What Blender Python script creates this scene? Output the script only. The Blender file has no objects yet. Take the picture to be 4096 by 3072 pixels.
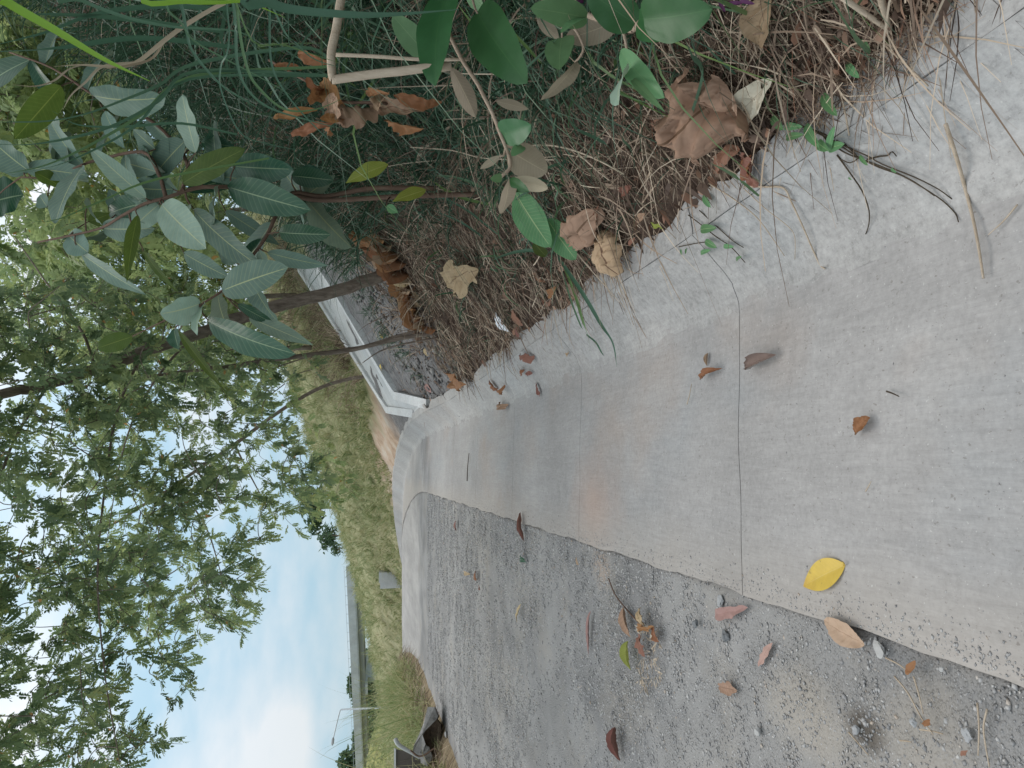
import bpy, math, random
import numpy as np
from mathutils import Vector, noise as mnoise

R = np.random.default_rng(7)
random.seed(7)
SC = bpy.context.scene
COL = SC.collection

# ------------------------------------------------------------------ camera
H, FPX = 1.25, 3070.0
YAW, PIT = math.radians(6.1), math.radians(9.7)
CX, SX, CP, SP = math.cos(YAW), math.sin(YAW), math.cos(PIT), math.sin(PIT)
FW = np.array([SX * CP, CX * CP, -SP])
RT = np.array([CX, -SX, 0.0])
UP = np.cross(RT, FW)
CAM = np.array([0.0, 0.0, H])
cd = bpy.data.cameras.new('camera')
cam = bpy.data.objects.new('camera', cd)
COL.objects.link(cam)
cd.sensor_width = 36.0
cd.lens = FPX / 4096 * 36.0
cd.clip_start = 0.02
cd.clip_end = 9000.0
from mathutils import Matrix
_m = Matrix(((-UP[0], RT[0], -FW[0], CAM[0]), (-UP[1], RT[1], -FW[1], CAM[1]),
             (-UP[2], RT[2], -FW[2], CAM[2]), (0, 0, 0, 1)))
cam.matrix_world = _m            # the phone was held upright and the picture stored lying on its side
SC.camera = cam

# ------------------------------------------------------------------ sky and sun
SUN_EL, SUN_AZ = math.radians(58), math.radians(-20)      # azimuth from +Y towards +X
W = bpy.data.worlds.new('World')
SC.world = W
W.use_nodes = True
wt = W.node_tree
for n in list(wt.nodes):
    wt.nodes.remove(n)
def wn(t, **k):
    n = wt.nodes.new(t)
    for a, b in k.items():
        setattr(n, a, b)
    return n
wo = wn('ShaderNodeOutputWorld')
sky = wn('ShaderNodeTexSky', sky_type='NISHITA', sun_disc=False)
sky.sun_elevation = SUN_EL
sky.sun_rotation = SUN_AZ
sky.air_density, sky.dust_density, sky.ozone_density = 1.0, 0.6, 1.5
bg1 = wn('ShaderNodeBackground')
bg1.inputs['Strength'].default_value = 0.055
wt.links.new(sky.outputs[0], bg1.inputs['Color'])
bg2 = wn('ShaderNodeBackground')
bg2.inputs['Color'].default_value = (0.84, 0.935, 1.0, 1)
bg2.inputs['Strength'].default_value = 1.0
tc = wn('ShaderNodeTexCoord')
mp = wn('ShaderNodeMapping')
mp.inputs['Scale'].default_value = (1.0, 1.0, 2.4)
mp.inputs['Location'].default_value = (0.35, 0.1, 0.2)
nz = wn('ShaderNodeTexNoise')
nz.inputs['Scale'].default_value = 3.2
nz.inputs['Detail'].default_value = 7
nz.inputs['Roughness'].default_value = 0.52
rp = wn('ShaderNodeValToRGB')
rp.color_ramp.elements[0].position = 0.42
rp.color_ramp.elements[0].color = (0.0, 0.0, 0.0, 1)
rp.color_ramp.elements[1].position = 0.66
rp.color_ramp.elements[1].color = (0.97, 0.97, 0.97, 1)
mx = wn('ShaderNodeMixShader')
wt.links.new(tc.outputs['Generated'], mp.inputs['Vector'])
wt.links.new(mp.outputs[0], nz.inputs['Vector'])
wt.links.new(nz.outputs['Fac'], rp.inputs['Fac'])
mx.inputs['Fac'].default_value = 0.85
cm = wn('ShaderNodeMix', data_type='RGBA')                # thin blue haze with whiter cloud in it
cm.inputs[6].default_value = (0.43, 0.68, 0.84, 1)
cm.inputs[7].default_value = (0.90, 0.94, 0.97, 1)
zc = wn('ShaderNodeMath', operation='MULTIPLY_ADD', use_clamp=True)   # the cover closes towards the zenith
zc.inputs[1].default_value = 1.5
zc.inputs[2].default_value = -0.22
cf = wn('ShaderNodeMath', operation='ADD', use_clamp=True)
wt.links.new(zc.outputs[0], cf.inputs[0])
wt.links.new(rp.outputs['Color'], cf.inputs[1])
wt.links.new(cf.outputs[0], cm.inputs[0])
wt.links.new(cm.outputs[2], bg2.inputs['Color'])
wt.links.new(bg1.outputs[0], mx.inputs[1])
wt.links.new(bg2.outputs[0], mx.inputs[2])
sep = wn('ShaderNodeSeparateXYZ')                         # overcast: the zenith is brighter than the horizon
wt.links.new(tc.outputs['Generated'], sep.inputs[0])
rz = wn('ShaderNodeMapRange')
rz.inputs['From Min'].default_value, rz.inputs['From Max'].default_value = 0.0, 0.9
rz.inputs['To Min'].default_value, rz.inputs['To Max'].default_value = 0.80, 1.62
wt.links.new(sep.outputs['Z'], rz.inputs['Value'])
wt.links.new(rz.outputs[0], bg2.inputs['Strength'])
wt.links.new(sep.outputs['Z'], zc.inputs[0])
wt.links.new(mx.outputs[0], wo.inputs['Surface'])
sl = bpy.data.lights.new('sun', 'SUN')
sl.energy = 0.85
sl.angle = math.radians(22)
sl.color = (1.0, 0.94, 0.86)
so = bpy.data.objects.new('sun', sl)
COL.objects.link(so)
_sd = Vector((math.sin(SUN_AZ) * math.cos(SUN_EL), math.cos(SUN_AZ) * math.cos(SUN_EL), math.sin(SUN_EL)))
so.rotation_euler = _sd.to_track_quat('Z', 'Y').to_euler()
so.location = (0, 0, 30)
SC.view_settings.view_transform = 'Standard'
SC.view_settings.look = 'None'
SC.view_settings.exposure = 0.16
SC.view_settings.gamma = 1.0
SC.view_settings.use_curve_mapping = False
SC.render.engine = 'CYCLES'
SC.cycles.max_bounces = 6
SC.cycles.transparent_max_bounces = 4

# ------------------------------------------------------------------ helpers
def P(px, py, D):
    """point seen at photo pixel (px, py), D metres in front of the camera"""
    return CAM + (FW * FPX + RT * (1536 - py) + UP * (2048 - px)) / FPX * D
def shift(Y):
    Y = np.asarray(Y, float)
    return np.where(Y > 13, -0.025 * (np.maximum(Y, 13) - 13) ** 2, 0.0)
SLOPE = 0.0384
def base(Y):
    Y = np.asarray(Y, float)
    return SLOPE * np.minimum(Y, 32) - 0.011 * np.maximum(np.minimum(Y, 32) - 18, 0) ** 2 - 0.24 * np.maximum(Y - 32, 0)
def fnoise(X, Y, s, seed=0):
    X = np.asarray(X, float); Y = np.asarray(Y, float)
    a = seed * 1.7
    return (np.sin(X * s * 1.0 + Y * s * 0.7 + a) * np.cos(Y * s * 1.3 - X * s * 0.4 + a * 2)
            + 0.5 * np.sin(X * s * 2.3 - Y * s * 1.9 + a * 3) * np.cos(X * s * 1.1 + Y * s * 2.7 + a)
            + 0.25 * np.sin(X * s * 5.1 + Y * s * 4.3 + a * 4)) / 1.5
def bank(x, Y):
    d = np.maximum(x - 0.86, 0)
    h = 6.5 * (1 - np.exp(-d * 0.60 / 6.5))
    h = h + 0.8 * np.clip((np.asarray(Y, float) - 20) / 6, 0, 1) * np.clip((d - 1.0) / 2, 0, 1)
    h = h + 0.85 * np.clip(d - 1.05, 0, 4.0) * np.clip((10.5 - np.asarray(Y, float)) / 3.0, 0, 1)
    return 0.12 + h + fnoise(x, Y, 1.7, 3) * 0.07 * np.clip(d * 1.5, 0, 1) + fnoise(x, Y, 6.0, 5) * 0.025 * np.clip(d * 4, 0, 1)
def verge(x, Y):
    d = np.maximum(-3.55 - x, 0)
    return 0.10 * np.exp(-((d - 0.5) / 0.4) ** 2) - 0.42 * np.maximum(d - 0.9, 0) + fnoise(x, Y, 2.0, 8) * 0.06 * np.clip(d * 2, 0, 1)
PX = [-3.55, -0.43, 0.55, 0.77, 0.86]
PZ = [0.0, 0.0, -0.05, 0.115, 0.125]
def zt(X, Y):
    X = np.asarray(X, float); Y = np.asarray(Y, float)
    x = X - shift(Y)
    z = np.interp(x, PX, PZ)
    z = np.where(x > 0.86, bank(x, Y), z)
    z = np.where(x < -3.55, verge(x, Y), z)
    return z + base(Y)
def hit(px, py, off=0.0):
    d = (FW * FPX + RT * (1536 - py) + UP * (2048 - px)) / FPX
    t = np.arange(0.4, 70, 0.01)
    p = CAM[None] + d[None] * t[:, None]
    below = p[:, 2] < zt(p[:, 0], p[:, 1]) + off
    i = int(np.argmax(below)) if below.any() else len(t) - 1
    return p[i], float(t[i])

def mesh_obj(name, V, F, mat, parent=None, uv=None, smooth=True, link=True):
    """one mesh object; F is an int array (m,3)/(m,4) or a list of polygons; uv is per vertex"""
    me = bpy.data.meshes.new(name)
    V = np.asarray(V, np.float32).reshape(-1, 3)
    if isinstance(F, np.ndarray):
        m, k = F.shape
        me.vertices.add(len(V)); me.vertices.foreach_set('co', V.ravel())
        me.loops.add(m * k); me.loops.foreach_set('vertex_index', F.astype(np.int32).ravel())
        me.polygons.add(m)
        me.polygons.foreach_set('loop_start', np.arange(0, m * k, k, dtype=np.int32))
        me.polygons.foreach_set('loop_total', np.full(m, k, np.int32))
        li = F.ravel()
    else:
        me.from_pydata([tuple(v) for v in V.tolist()], [], F)
        li = np.array([i for f in F for i in f])
    me.update(calc_edges=True)
    if uv is not None:
        ul = me.uv_layers.new(name='UVMap')
        ul.data.foreach_set('uv', np.asarray(uv, np.float32)[li].ravel())
    if smooth:
        me.polygons.foreach_set('use_smooth', np.ones(len(me.polygons), bool))
    me.materials.append(mat)
    me.validate()
    o = bpy.data.objects.new(name, me)
    if link:
        COL.objects.link(o)
    if parent is not None:
        o.parent = parent
    return o
class MB:
    """collects pieces of ONE part"""
    def __init__(s): s.V, s.F, s.U, s.n = [], [], [], 0
    def add(s, V, F, uv=None):
        V = np.asarray(V, float).reshape(-1, 3)
        s.V.append(V)
        s.F += [tuple(int(i) + s.n for i in f) for f in F]
        s.U.append(np.zeros((len(V), 2)) if uv is None else np.asarray(uv, float))
        s.n += len(V)
    def box(s, lo, hi):
        (a, b, c), (d, e, f) = lo, hi
        s.add([(a,b,c),(d,b,c),(d,e,c),(a,e,c),(a,b,f),(d,b,f),(d,e,f),(a,e,f)],
              [(0,3,2,1),(4,5,6,7),(0,1,5,4),(1,2,6,5),(2,3,7,6),(3,0,4,7)])
    def tube(s, pts, rad, n=6, cap=True):
        V, F, U = tube_geo(pts, rad, n, cap)
        s.add(V, F, U)
    def build(s, name, mat, parent=None, smooth=True):
        return mesh_obj(name, np.concatenate(s.V), s.F, mat, parent, np.concatenate(s.U), smooth)
def cr(pts, k=4):
    """Catmull-Rom smoothing of a polyline"""
    p = np.asarray(pts, float)
    if len(p) < 3:
        return np.array([p[0] + (p[-1] - p[0]) * t for t in np.linspace(0, 1, k + 1)])
    q = np.vstack([2 * p[0] - p[1], p, 2 * p[-1] - p[-2]])
    out = []
    for i in range(1, len(q) - 2):
        for t in np.arange(k) / k:
            a, b, c, d = q[i - 1], q[i], q[i + 1], q[i + 2]
            out.append(0.5 * (2 * b + (c - a) * t + (2 * a - 5 * b + 4 * c - d) * t * t + (3 * b - a - 3 * c + d) * t ** 3))
    out.append(p[-1])
    return np.array(out)
def tube_geo(pts, rad, n=6, cap=True):
    p = np.asarray(pts, float)
    m = len(p)
    rad = np.interp(np.linspace(0, 1, m), np.linspace(0, 1, len(np.atleast_1d(rad))), np.atleast_1d(rad))
    t = np.gradient(p, axis=0)
    t /= np.maximum(np.linalg.norm(t, axis=1, keepdims=True), 1e-9)
    ref = np.array([0.31, 0.87, 0.23])
    a = np.cross(t, ref); a /= np.maximum(np.linalg.norm(a, axis=1, keepdims=True), 1e-9)
    b = np.cross(t, a)
    th = np.arange(n) * 2 * math.pi / n
    V = (p[:, None] + rad[:, None, None] * (a[:, None] * np.cos(th)[None, :, None] + b[:, None] * np.sin(th)[None, :, None])).reshape(-1, 3)
    F = []
    for i in range(m - 1):
        for j in range(n):
            F.append((i * n + j, i * n + (j + 1) % n, (i + 1) * n + (j + 1) % n, (i + 1) * n + j))
    if cap:
        F.append(tuple(range(n - 1, -1, -1)))
        F.append(tuple((m - 1) * n + j for j in range(n)))
    L = np.concatenate([[0], np.cumsum(np.linalg.norm(np.diff(p, axis=0), axis=1))])
    U = np.stack([np.tile(np.arange(n) / n, m), np.repeat(L, n)], 1)
    return V, F, U
def strips(Bp, Dr, L, Wd, droop, bend=0.0, seg=4, tip=0.08, key=None):
    """many grass blades / straws at once: base, direction, length, width, droop"""
    n = len(Bp)
    Dr = Dr / np.linalg.norm(Dr, axis=1, keepdims=True)
    side = np.cross(Dr, R.normal(size=(n, 3)))
    side /= np.maximum(np.linalg.norm(side, axis=1, keepdims=True), 1e-9)
    t = np.linspace(0, 1, seg + 1)
    flat = Dr * np.array([1, 1, 0.0])
    bv = np.cross(Dr, [0, 0, 1.0]) * (R.normal(size=(n, 1)) * bend)
    pts = (Bp[:, None] + Dr[:, None] * (L[:, None] * t)[:, :, None]
           + np.array([0, 0, -1.0])[None, None] * ((L * droop)[:, None] * t ** 2)[:, :, None]
           + flat[:, None] * ((L * droop * 0.3)[:, None] * t ** 2)[:, :, None]
           + bv[:, None] * (L[:, None] * t ** 2)[:, :, None])
    w = Wd[:, None] * np.maximum(np.minimum(1.0, 0.6 + 2.5 * t) * (1 - t ** 2.2), tip)[None]
    V = np.stack([pts - side[:, None] * w[:, :, None] / 2, pts + side[:, None] * w[:, :, None] / 2], 2)   # n, seg+1, 2, 3
    V = V.reshape(-1, 3)
    bi = (np.arange(n) * (seg + 1) * 2)[:, None] + (np.arange(seg) * 2)[None]
    Q = np.stack([bi, bi + 1, bi + 3, bi + 2], -1).reshape(-1, 4)
    key = R.random(n) if key is None else key
    uv = np.stack([np.repeat(key, (seg + 1) * 2), np.tile(np.repeat(t, 2), n)], 1)
    return V, Q, uv
def tag(o, label=None, cat=None, group=None, kind=None):
    if label: o['label'] = label
    if cat: o['category'] = cat
    if group: o['group'] = group
    if kind: o['kind'] = kind
    return o
def empty(name, loc, label, cat, group=None, kind=None):
    o = bpy.data.objects.new(name, None)
    COL.objects.link(o)
    o.location = [float(v) for v in loc]
    o.empty_display_size = 0.05
    return tag(o, label, cat, group, kind)
def to_local(o, root):
    """keeps world-space mesh data in place under a root that stands elsewhere"""
    o.parent = root
    o.matrix_parent_inverse = Matrix.Translation(root.location).inverted()
    return o

# ------------------------------------------------------------------ materials
class NT:
    def __init__(s, name):
        s.m = bpy.data.materials.new(name); s.m.use_nodes = True
        s.t = s.m.node_tree
        s.b = s.t.nodes['Principled BSDF']
    def n(s, ty, **k):
        x = s.t.nodes.new(ty)
        for a, b in k.items(): setattr(x, a, b)
        return x
    def l(s, a, b): s.t.links.new(a, b)
    def noise(s, vec, scale, detail=4, rough=0.55):
        x = s.n('ShaderNodeTexNoise')
        x.inputs['Scale'].default_value = scale; x.inputs['Detail'].default_value = detail
        x.inputs['Roughness'].default_value = rough
        if vec is not None: s.l(vec, x.inputs['Vector'])
        return x.outputs['Fac']
    def scale(s, vec, sc, loc=(0, 0, 0)):
        x = s.n('ShaderNodeMapping'); x.inputs['Scale'].default_value = sc; x.inputs['Location'].default_value = loc
        s.l(vec, x.inputs['Vector']); return x.outputs[0]
    def ramp(s, fac, stops):
        x = s.n('ShaderNodeValToRGB'); e = x.color_ramp.elements
        while len(e) < len(stops): e.new(0.5)
        for i, (p, c) in enumerate(stops):
            e[i].position = p
            e[i].color = (c, c, c, 1) if not hasattr(c, '__len__') else (*c, 1)
        s.l(fac, x.inputs['Fac']); return x.outputs['Color']
    def mix(s, fac, a, b, mode='MIX'):
        x = s.n('ShaderNodeMix', data_type='RGBA', blend_type=mode)
        for v, i in ((fac, 0), (a, 6), (b, 7)):
            if hasattr(v, 'links'): s.l(v, x.inputs[i])
            elif hasattr(v, '__len__'): x.inputs[i].default_value = (*v, 1)
            else: x.inputs[i].default_value = v
        return x.outputs[2]
    def math(s, op, a, b=0.0, c=0.0):
        x = s.n('ShaderNodeMath', operation=op)
        for i, v in enumerate((a, b, c)):
            if hasattr(v, 'links'): s.l(v, x.inputs[i])
            else: x.inputs[i].default_value = v
        return x.outputs[0]
    def bump(s, h, dist, strength=1.0, prev=None):
        x = s.n('ShaderNodeBump'); x.inputs['Distance'].default_value = dist; x.inputs['Strength'].default_value = strength
        s.l(h, x.inputs['Height'])
        if prev is not None: s.l(prev, x.inputs['Normal'])
        return x.outputs[0]
    def fin(s, col, rough=0.8, normal=None, spec=0.3):
        if hasattr(col, 'links'): s.l(col, s.b.inputs['Base Color'])
        else: s.b.inputs['Base Color'].default_value = (*col, 1)
        if hasattr(rough, 'links'): s.l(rough, s.b.inputs['Roughness'])
        else: s.b.inputs['Roughness'].default_value = rough
        s.b.inputs['Specular IOR Level'].default_value = spec
        if normal is not None: s.l(normal, s.b.inputs['Normal'])
        return s.m
    def obj(s): return s.n('ShaderNodeTexCoord').outputs['Object']
    def uvxy(s):
        x = s.n('ShaderNodeSeparateXYZ'); s.l(s.n('ShaderNodeTexCoord').outputs['UV'], x.inputs[0]); return x.outputs[0], x.outputs[1]
    def xyz(s, v):
        x = s.n('ShaderNodeSeparateXYZ'); s.l(v, x.inputs[0]); return x.outputs

def mat_concrete(name, col, warm=0.5, speck=1.0, streak=True, stains=False, rough=False):
    t = NT(name); v = t.n('ShaderNodeNewGeometry').outputs['Position']
    big = t.noise(v, 0.9, 5, 0.6)
    st = t.noise(t.scale(v, (9, 0.7, 9)), 1.0, 5, 0.6)
    fine = t.noise(v, 60, 5, 0.7)
    c = t.mix(t.ramp(big, [(0.35, 0.0), (0.65, 1.0)]), tuple(x * 0.83 for x in col), tuple(x * 1.11 for x in col))
    mo_ = t.noise(v, 14, 6, 0.75)
    c = t.mix(0.6, c, t.ramp(mo_, [(0.32, 0.86), (0.66, 1.12)]), 'MULTIPLY')
    if streak:
        c = t.mix(t.ramp(st, [(0.42, 0.0), (0.62, 0.32)]), c, tuple(x * 0.82 for x in col))
    warmth = t.noise(t.scale(v, (1.3, 0.9, 1.0), (3.1, 1.2, 0)), 1.0, 4, 0.55)
    c = t.mix(t.ramp(warmth, [(0.54, 0.0), (0.70, warm)]), c, (col[0] * 1.02, col[1] * 0.83, col[2] * 0.70))
    cool = t.noise(t.scale(v, (1.6, 1.1, 1.0), (9.1, 4.2, 0)), 1.0, 4, 0.55)
    c = t.mix(t.ramp(cool, [(0.52, 0.0), (0.70, 0.45)]), c, (col[0] * 0.92, col[1] * 1.0, col[2] * 1.06))
    c = t.mix(0.55, c, t.ramp(fine, [(0.25, 0.70), (0.55, 1.0), (0.8, 1.18)]), 'MULTIPLY')
    if rough:                                            # coarse, pitted hand-placed mortar
        rg = t.noise(v, 34, 6, 0.8)
        c = t.mix(0.85, c, t.ramp(rg, [(0.30, 0.66), (0.48, 1.0), (0.70, 1.20)]), 'MULTIPLY')
    if stains:
        X, Y, Z_ = t.xyz(v)
        wob = t.math('MULTIPLY', t.math('SUBTRACT', t.noise(v, 2.6, 5, 0.65), 0.5), 1.3)
        # damp band where the gutter turns, and along its fold
        b1 = t.math('ABSOLUTE', t.math('ADD', t.math('SUBTRACT', t.math('SUBTRACT', Y, 13.3), t.math('MULTIPLY', X, 1.1)), wob))
        m1 = t.math('MULTIPLY', t.ramp(b1, [(0.35, 1.0), (0.95, 0.0)]), t.ramp(t.noise(t.scale(v, (0.8, 5, 1)), 1.0, 5, 0.7), [(0.35, 0.15), (0.6, 0.75)]))
        c = t.mix(m1, c, (0.17, 0.165, 0.165))
        b2 = t.math('ABSOLUTE', t.math('ADD', t.math('SUBTRACT', X, 0.60), t.math('MULTIPLY', wob, 0.10)))
        yr = t.math('MULTIPLY', t.ramp(t.math('MULTIPLY', Y, 0.05), [(0.34, 0.0), (0.44, 1.0), (0.62, 1.0), (0.68, 0.0)]), t.ramp(b2, [(0.03, 0.75), (0.10, 0.0)]))
        c = t.mix(yr, c, (0.19, 0.185, 0.185))
        # rust coloured blotch beside the second joint
        dx = t.math('MULTIPLY', t.math('ADD', X, 0.24), 2.6); dy = t.math('MULTIPLY', t.math('SUBTRACT', Y, 3.98), 2.0)
        rr_ = t.math('ADD', t.math('SQRT', t.math('ADD', t.math('MULTIPLY', dx, dx), t.math('MULTIPLY', dy, dy))), t.math('MULTIPLY', wob, 0.7))
        c = t.mix(t.ramp(rr_, [(0.15, 0.48), (1.05, 0.0)]), c, (0.45, 0.30, 0.225))
        # dust drifted in from the gravel side
        du = t.math('ADD', X, t.math('MULTIPLY', wob, 0.16))
        c = t.mix(t.ramp(t.math('ADD', du, 0.5), [(0.07, 0.55), (0.30, 0.0)]), c, (0.385, 0.345, 0.305))
    br = t.noise(t.scale(v, (70, 6, 70)), 1.0, 5, 0.7)       # brush strokes along the gutter
    c = t.mix(0.55, c, t.ramp(br, [(0.30, 0.84), (0.70, 1.13)]), 'MULTIPLY')
    fk = t.noise(t.scale(v, (1, 0.6, 1)), 95, 3, 0.6)
    c = t.mix(t.ramp(fk, [(0.655, 0.0), (0.69, 0.75 * speck)]), c, (0.13, 0.11, 0.095))
    fw = t.noise(t.scale(v, (1, 1, 1), (3, 7, 1)), 120, 2, 0.5)
    c = t.mix(t.ramp(fw, [(0.70, 0.0), (0.73, 0.55)]), c, (0.55, 0.54, 0.52))
    h = t.math('ADD', t.math('MULTIPLY', fine, 0.5), t.noise(t.scale(v, (60, 7, 60)), 1.0, 4, 0.6))
    nrm = t.bump(h, 0.004, 0.55)
    nrm = t.bump(t.noise(v, 7, 4), 0.02, 0.35, nrm)
    return t.fin(c, 0.86, nrm, 0.25)
M = {}
M['concrete'] = mat_concrete('concrete', (0.350, 0.337, 0.328), 0.42, 0.6, True, True)
M['kerb_concrete'] = mat_concrete('kerb_concrete', (0.365, 0.354, 0.342), 0.2, 0.5, False, False, True)
M['white_concrete'] = mat_concrete('white_concrete', (0.56, 0.57, 0.57), 0.15, 0.8, False, False, True)
M['grey_mortar'] = mat_concrete('grey_mortar', (0.47, 0.48, 0.48), 0.1, 1.0, False)
M['bridge_concrete'] = mat_concrete('bridge_concrete', (0.42, 0.44, 0.44), 0.1, 0.0, False)

def mat_road():
    t = NT('dusty_gravel'); v = t.n('ShaderNodeNewGeometry').outputs['Position']
    x, y, z = t.xyz(v)
    big = t.noise(v, 1.3, 5, 0.6)
    c = t.mix(t.ramp(big, [(0.35, 0.0), (0.62, 1.0)]), (0.240, 0.236, 0.234), (0.325, 0.315, 0.304))
    tan = t.noise(t.scale(v, (1, 1, 1), (5, 2, 0)), 1.7, 4, 0.6)
    c = t.mix(t.ramp(tan, [(0.52, 0.0), (0.68, 0.45)]), c, (0.345, 0.312, 0.268))
    vo = t.n('ShaderNodeTexVoronoi'); vo.inputs['Scale'].default_value = 95.0
    t.l(v, vo.inputs['Vector'])
    g = t.ramp(vo.outputs['Distance'], [(0.05, 1.12), (0.5, 0.82)])
    dens = t.ramp(t.noise(t.scale(v, (1.2, 0.8, 1)), 2.2, 4), [(0.42, 0.15), (0.6, 1.0)])
    c = t.mix(t.math('MULTIPLY', dens, 0.8), c, g, 'MULTIPLY')
    f = t.noise(v, 180, 4, 0.7)
    c = t.mix(0.6, c, t.ramp(f, [(0.3, 0.70), (0.7, 1.25)]), 'MULTIPLY')
    # damp hollow and drifts of tan dust
    wob = t.math('MULTIPLY', t.math('SUBTRACT', t.noise(v, 9, 5, 0.7), 0.5), 0.9)
    for (hx, hy, rad, col_, am) in ((-0.675, 1.83, 0.065, (0.10, 0.085, 0.07), 0.85), (-0.72, 2.12, 0.16, (0.37, 0.33, 0.28), 0.5), (-0.62, 1.62, 0.14, (0.36, 0.32, 0.27), 0.4), (-0.53, 3.9, 0.13, (0.40, 0.30, 0.23), 0.5)):
        dx = t.math('DIVIDE', t.math('SUBTRACT', x, hx), rad); dy = t.math('DIVIDE', t.math('SUBTRACT', y, hy), rad * 1.5)
        q = t.math('ADD', t.math('SQRT', t.math('ADD', t.math('MULTIPLY', dx, dx), t.math('MULTIPLY', dy, dy))), wob)
        c = t.mix(t.ramp(q, [(0.45, am), (1.05, 0.0)]), c, col_)
    # far pavement
    jn = t.math('ADD', y, t.math('MULTIPLY', t.noise(v, 1.5, 4), 1.6))
    pv = t.ramp(t.math('MULTIPLY', t.math('SUBTRACT', jn, 15.3), 0.8), [(0.0, 0.0), (0.35, 1.0)])
    pc = t.mix(t.ramp(t.noise(t.scale(v, (4, 0.5, 1)), 1.0, 5, 0.65), [(0.4, 0.0), (0.65, 1.0)]), (0.32, 0.308, 0.298), (0.40, 0.384, 0.37))
    c = t.mix(pv, c, pc)
    h = t.math('MULTIPLY', t.ramp(vo.outputs['Distance'], [(0.0, 1.0), (0.55, 0.0)]), dens)
    nrm = t.bump(h, 0.008, 0.8)
    nrm = t.bump(f, 0.003, 0.7, nrm)
    return t.fin(c, 0.95, nrm, 0.15)
M['road'] = mat_road()

def mat_bank():
    t = NT('leaf_litter_soil'); v = t.n('ShaderNodeNewGeometry').outputs['Position']
    x, y, z = t.xyz(v)
    a = t.noise(t.scale(v, (14, 14, 14)), 1.0, 6, 0.7)
    c = t.ramp(a, [(0.3, (0.035, 0.024, 0.020)), (0.5, (0.085, 0.058, 0.045)), (0.68, (0.19, 0.14, 0.105))])
    # bare grey soil beside the side drain
    g = t.noise(v, 9, 6, 0.7)
    gs = t.ramp(g, [(0.3, (0.09, 0.087, 0.088)), (0.55, (0.20, 0.195, 0.195)), (0.75, (0.30, 0.29, 0.285))])
    yy = t.math('ADD', y, t.math('MULTIPLY', t.noise(v, 0.9, 4), 2.4))
    xs = t.math('SUBTRACT', yy, t.math('MULTIPLY', x, 0.75))
    m1 = t.ramp(t.math('MULTIPLY', t.math('SUBTRACT', xs, 7.4), 0.5), [(0.0, 0.0), (0.35, 1.0)])
    c = t.mix(m1, c, gs)
    # orange cut and dry turf further on
    o = t.noise(v, 2.2, 5, 0.65)
    oc = t.ramp(o, [(0.35, (0.33, 0.23, 0.16)), (0.5, (0.47, 0.35, 0.26)), (0.68, (0.54, 0.47, 0.39))])
    m2 = t.ramp(t.math('MULTIPLY', t.math('SUBTRACT', yy, 17.5), 0.3), [(0.0, 0.0), (0.3, 1.0)])
    c = t.mix(m2, c, oc)
    gc = t.ramp(t.noise(v, 3.0, 5, 0.7), [(0.35, (0.16, 0.18, 0.08)), (0.65, (0.36, 0.34, 0.20))])
    m4 = t.ramp(t.math('MULTIPLY', t.math('SUBTRACT', yy, 22.5), 0.3), [(0.0, 0.0), (0.6, 0.85)])
    c = t.mix(m4, c, gc)
    zz = t.math('ADD', z, t.math('MULTIPLY', t.noise(v, 1.1, 4), 1.0))
    m3 = t.math('MULTIPLY', t.ramp(t.math('MULTIPLY', t.math('SUBTRACT', zz, 1.75), 1.0), [(0.0, 0.0), (0.3, 1.0)]), m2)
    c = t.mix(m3, c, gc)
    nrm = t.bump(t.noise(v, 40, 5, 0.7), 0.03, 0.8)
    return t.fin(c, 0.95, nrm, 0.1)
M['bank'] = mat_bank()
def mat_soil(name, a, b, sc=6):
    t = NT(name); v = t.n('ShaderNodeNewGeometry').outputs['Position']
    n = t.noise(v, sc, 6, 0.7)
    return t.fin(t.ramp(n, [(0.3, a), (0.7, b)]), 0.95, t.bump(t.noise(v, sc * 6, 5, 0.7), 0.02, 0.8), 0.1)
M['verge'] = mat_soil('verge_soil', (0.15, 0.115, 0.07), (0.42, 0.33, 0.215))
M['dark_soil'] = mat_soil('dark_soil', (0.06, 0.045, 0.035), (0.17, 0.125, 0.09), 12)
M['rubble'] = mat_soil('rubble', (0.19, 0.185, 0.18), (0.42, 0.40, 0.38), 14)
M['far_turf'] = mat_soil('far_turf', (0.15, 0.17, 0.06), (0.34, 0.32, 0.13), 0.8)
M['lowland'] = mat_soil('lowland', (0.30, 0.36, 0.36), (0.38, 0.44, 0.45), 0.004)

def mat_strip(name, stops, rough=0.6, tr=0.25, tipcol=None, spec=0.3):
    """blades: colour picked per blade from UV.x, running to the tip with UV.y"""
    t = NT(name); u, v = t.uvxy()
    c = t.ramp(u, stops)
    if tipcol is not None:
        c = t.mix(t.ramp(v, [(0.45, 0.0), (1.0, 0.8)]), c, tipcol)
    t.fin(c, rough, None, spec)
    if tr:
        tl = t.n('ShaderNodeBsdfTranslucent'); t.l(c, tl.inputs['Color'])
        ms = t.n('ShaderNodeMixShader'); ms.inputs[0].default_value = tr
        out = t.t.nodes['Material Output']
        t.l(t.b.outputs[0], ms.inputs[1]); t.l(tl.outputs[0], ms.inputs[2]); t.l(ms.outputs[0], out.inputs['Surface'])
    return t.m
M['straw'] = mat_strip('straw', [(0.0, (0.055, 0.036, 0.028)), (0.28, (0.15, 0.10, 0.075)), (0.55, (0.32, 0.235, 0.17)), (0.85, (0.58, 0.48, 0.365)), (1.0, (0.25, 0.115, 0.07))], 0.7, 0.1)
M['bank_grass'] = mat_strip('bank_grass', [(0.0, (0.025, 0.060, 0.035)), (0.45, (0.045, 0.095, 0.055)), (0.8, (0.08, 0.15, 0.095)), (1.0, (0.15, 0.21, 0.10))], 0.45, 0.25)
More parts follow.
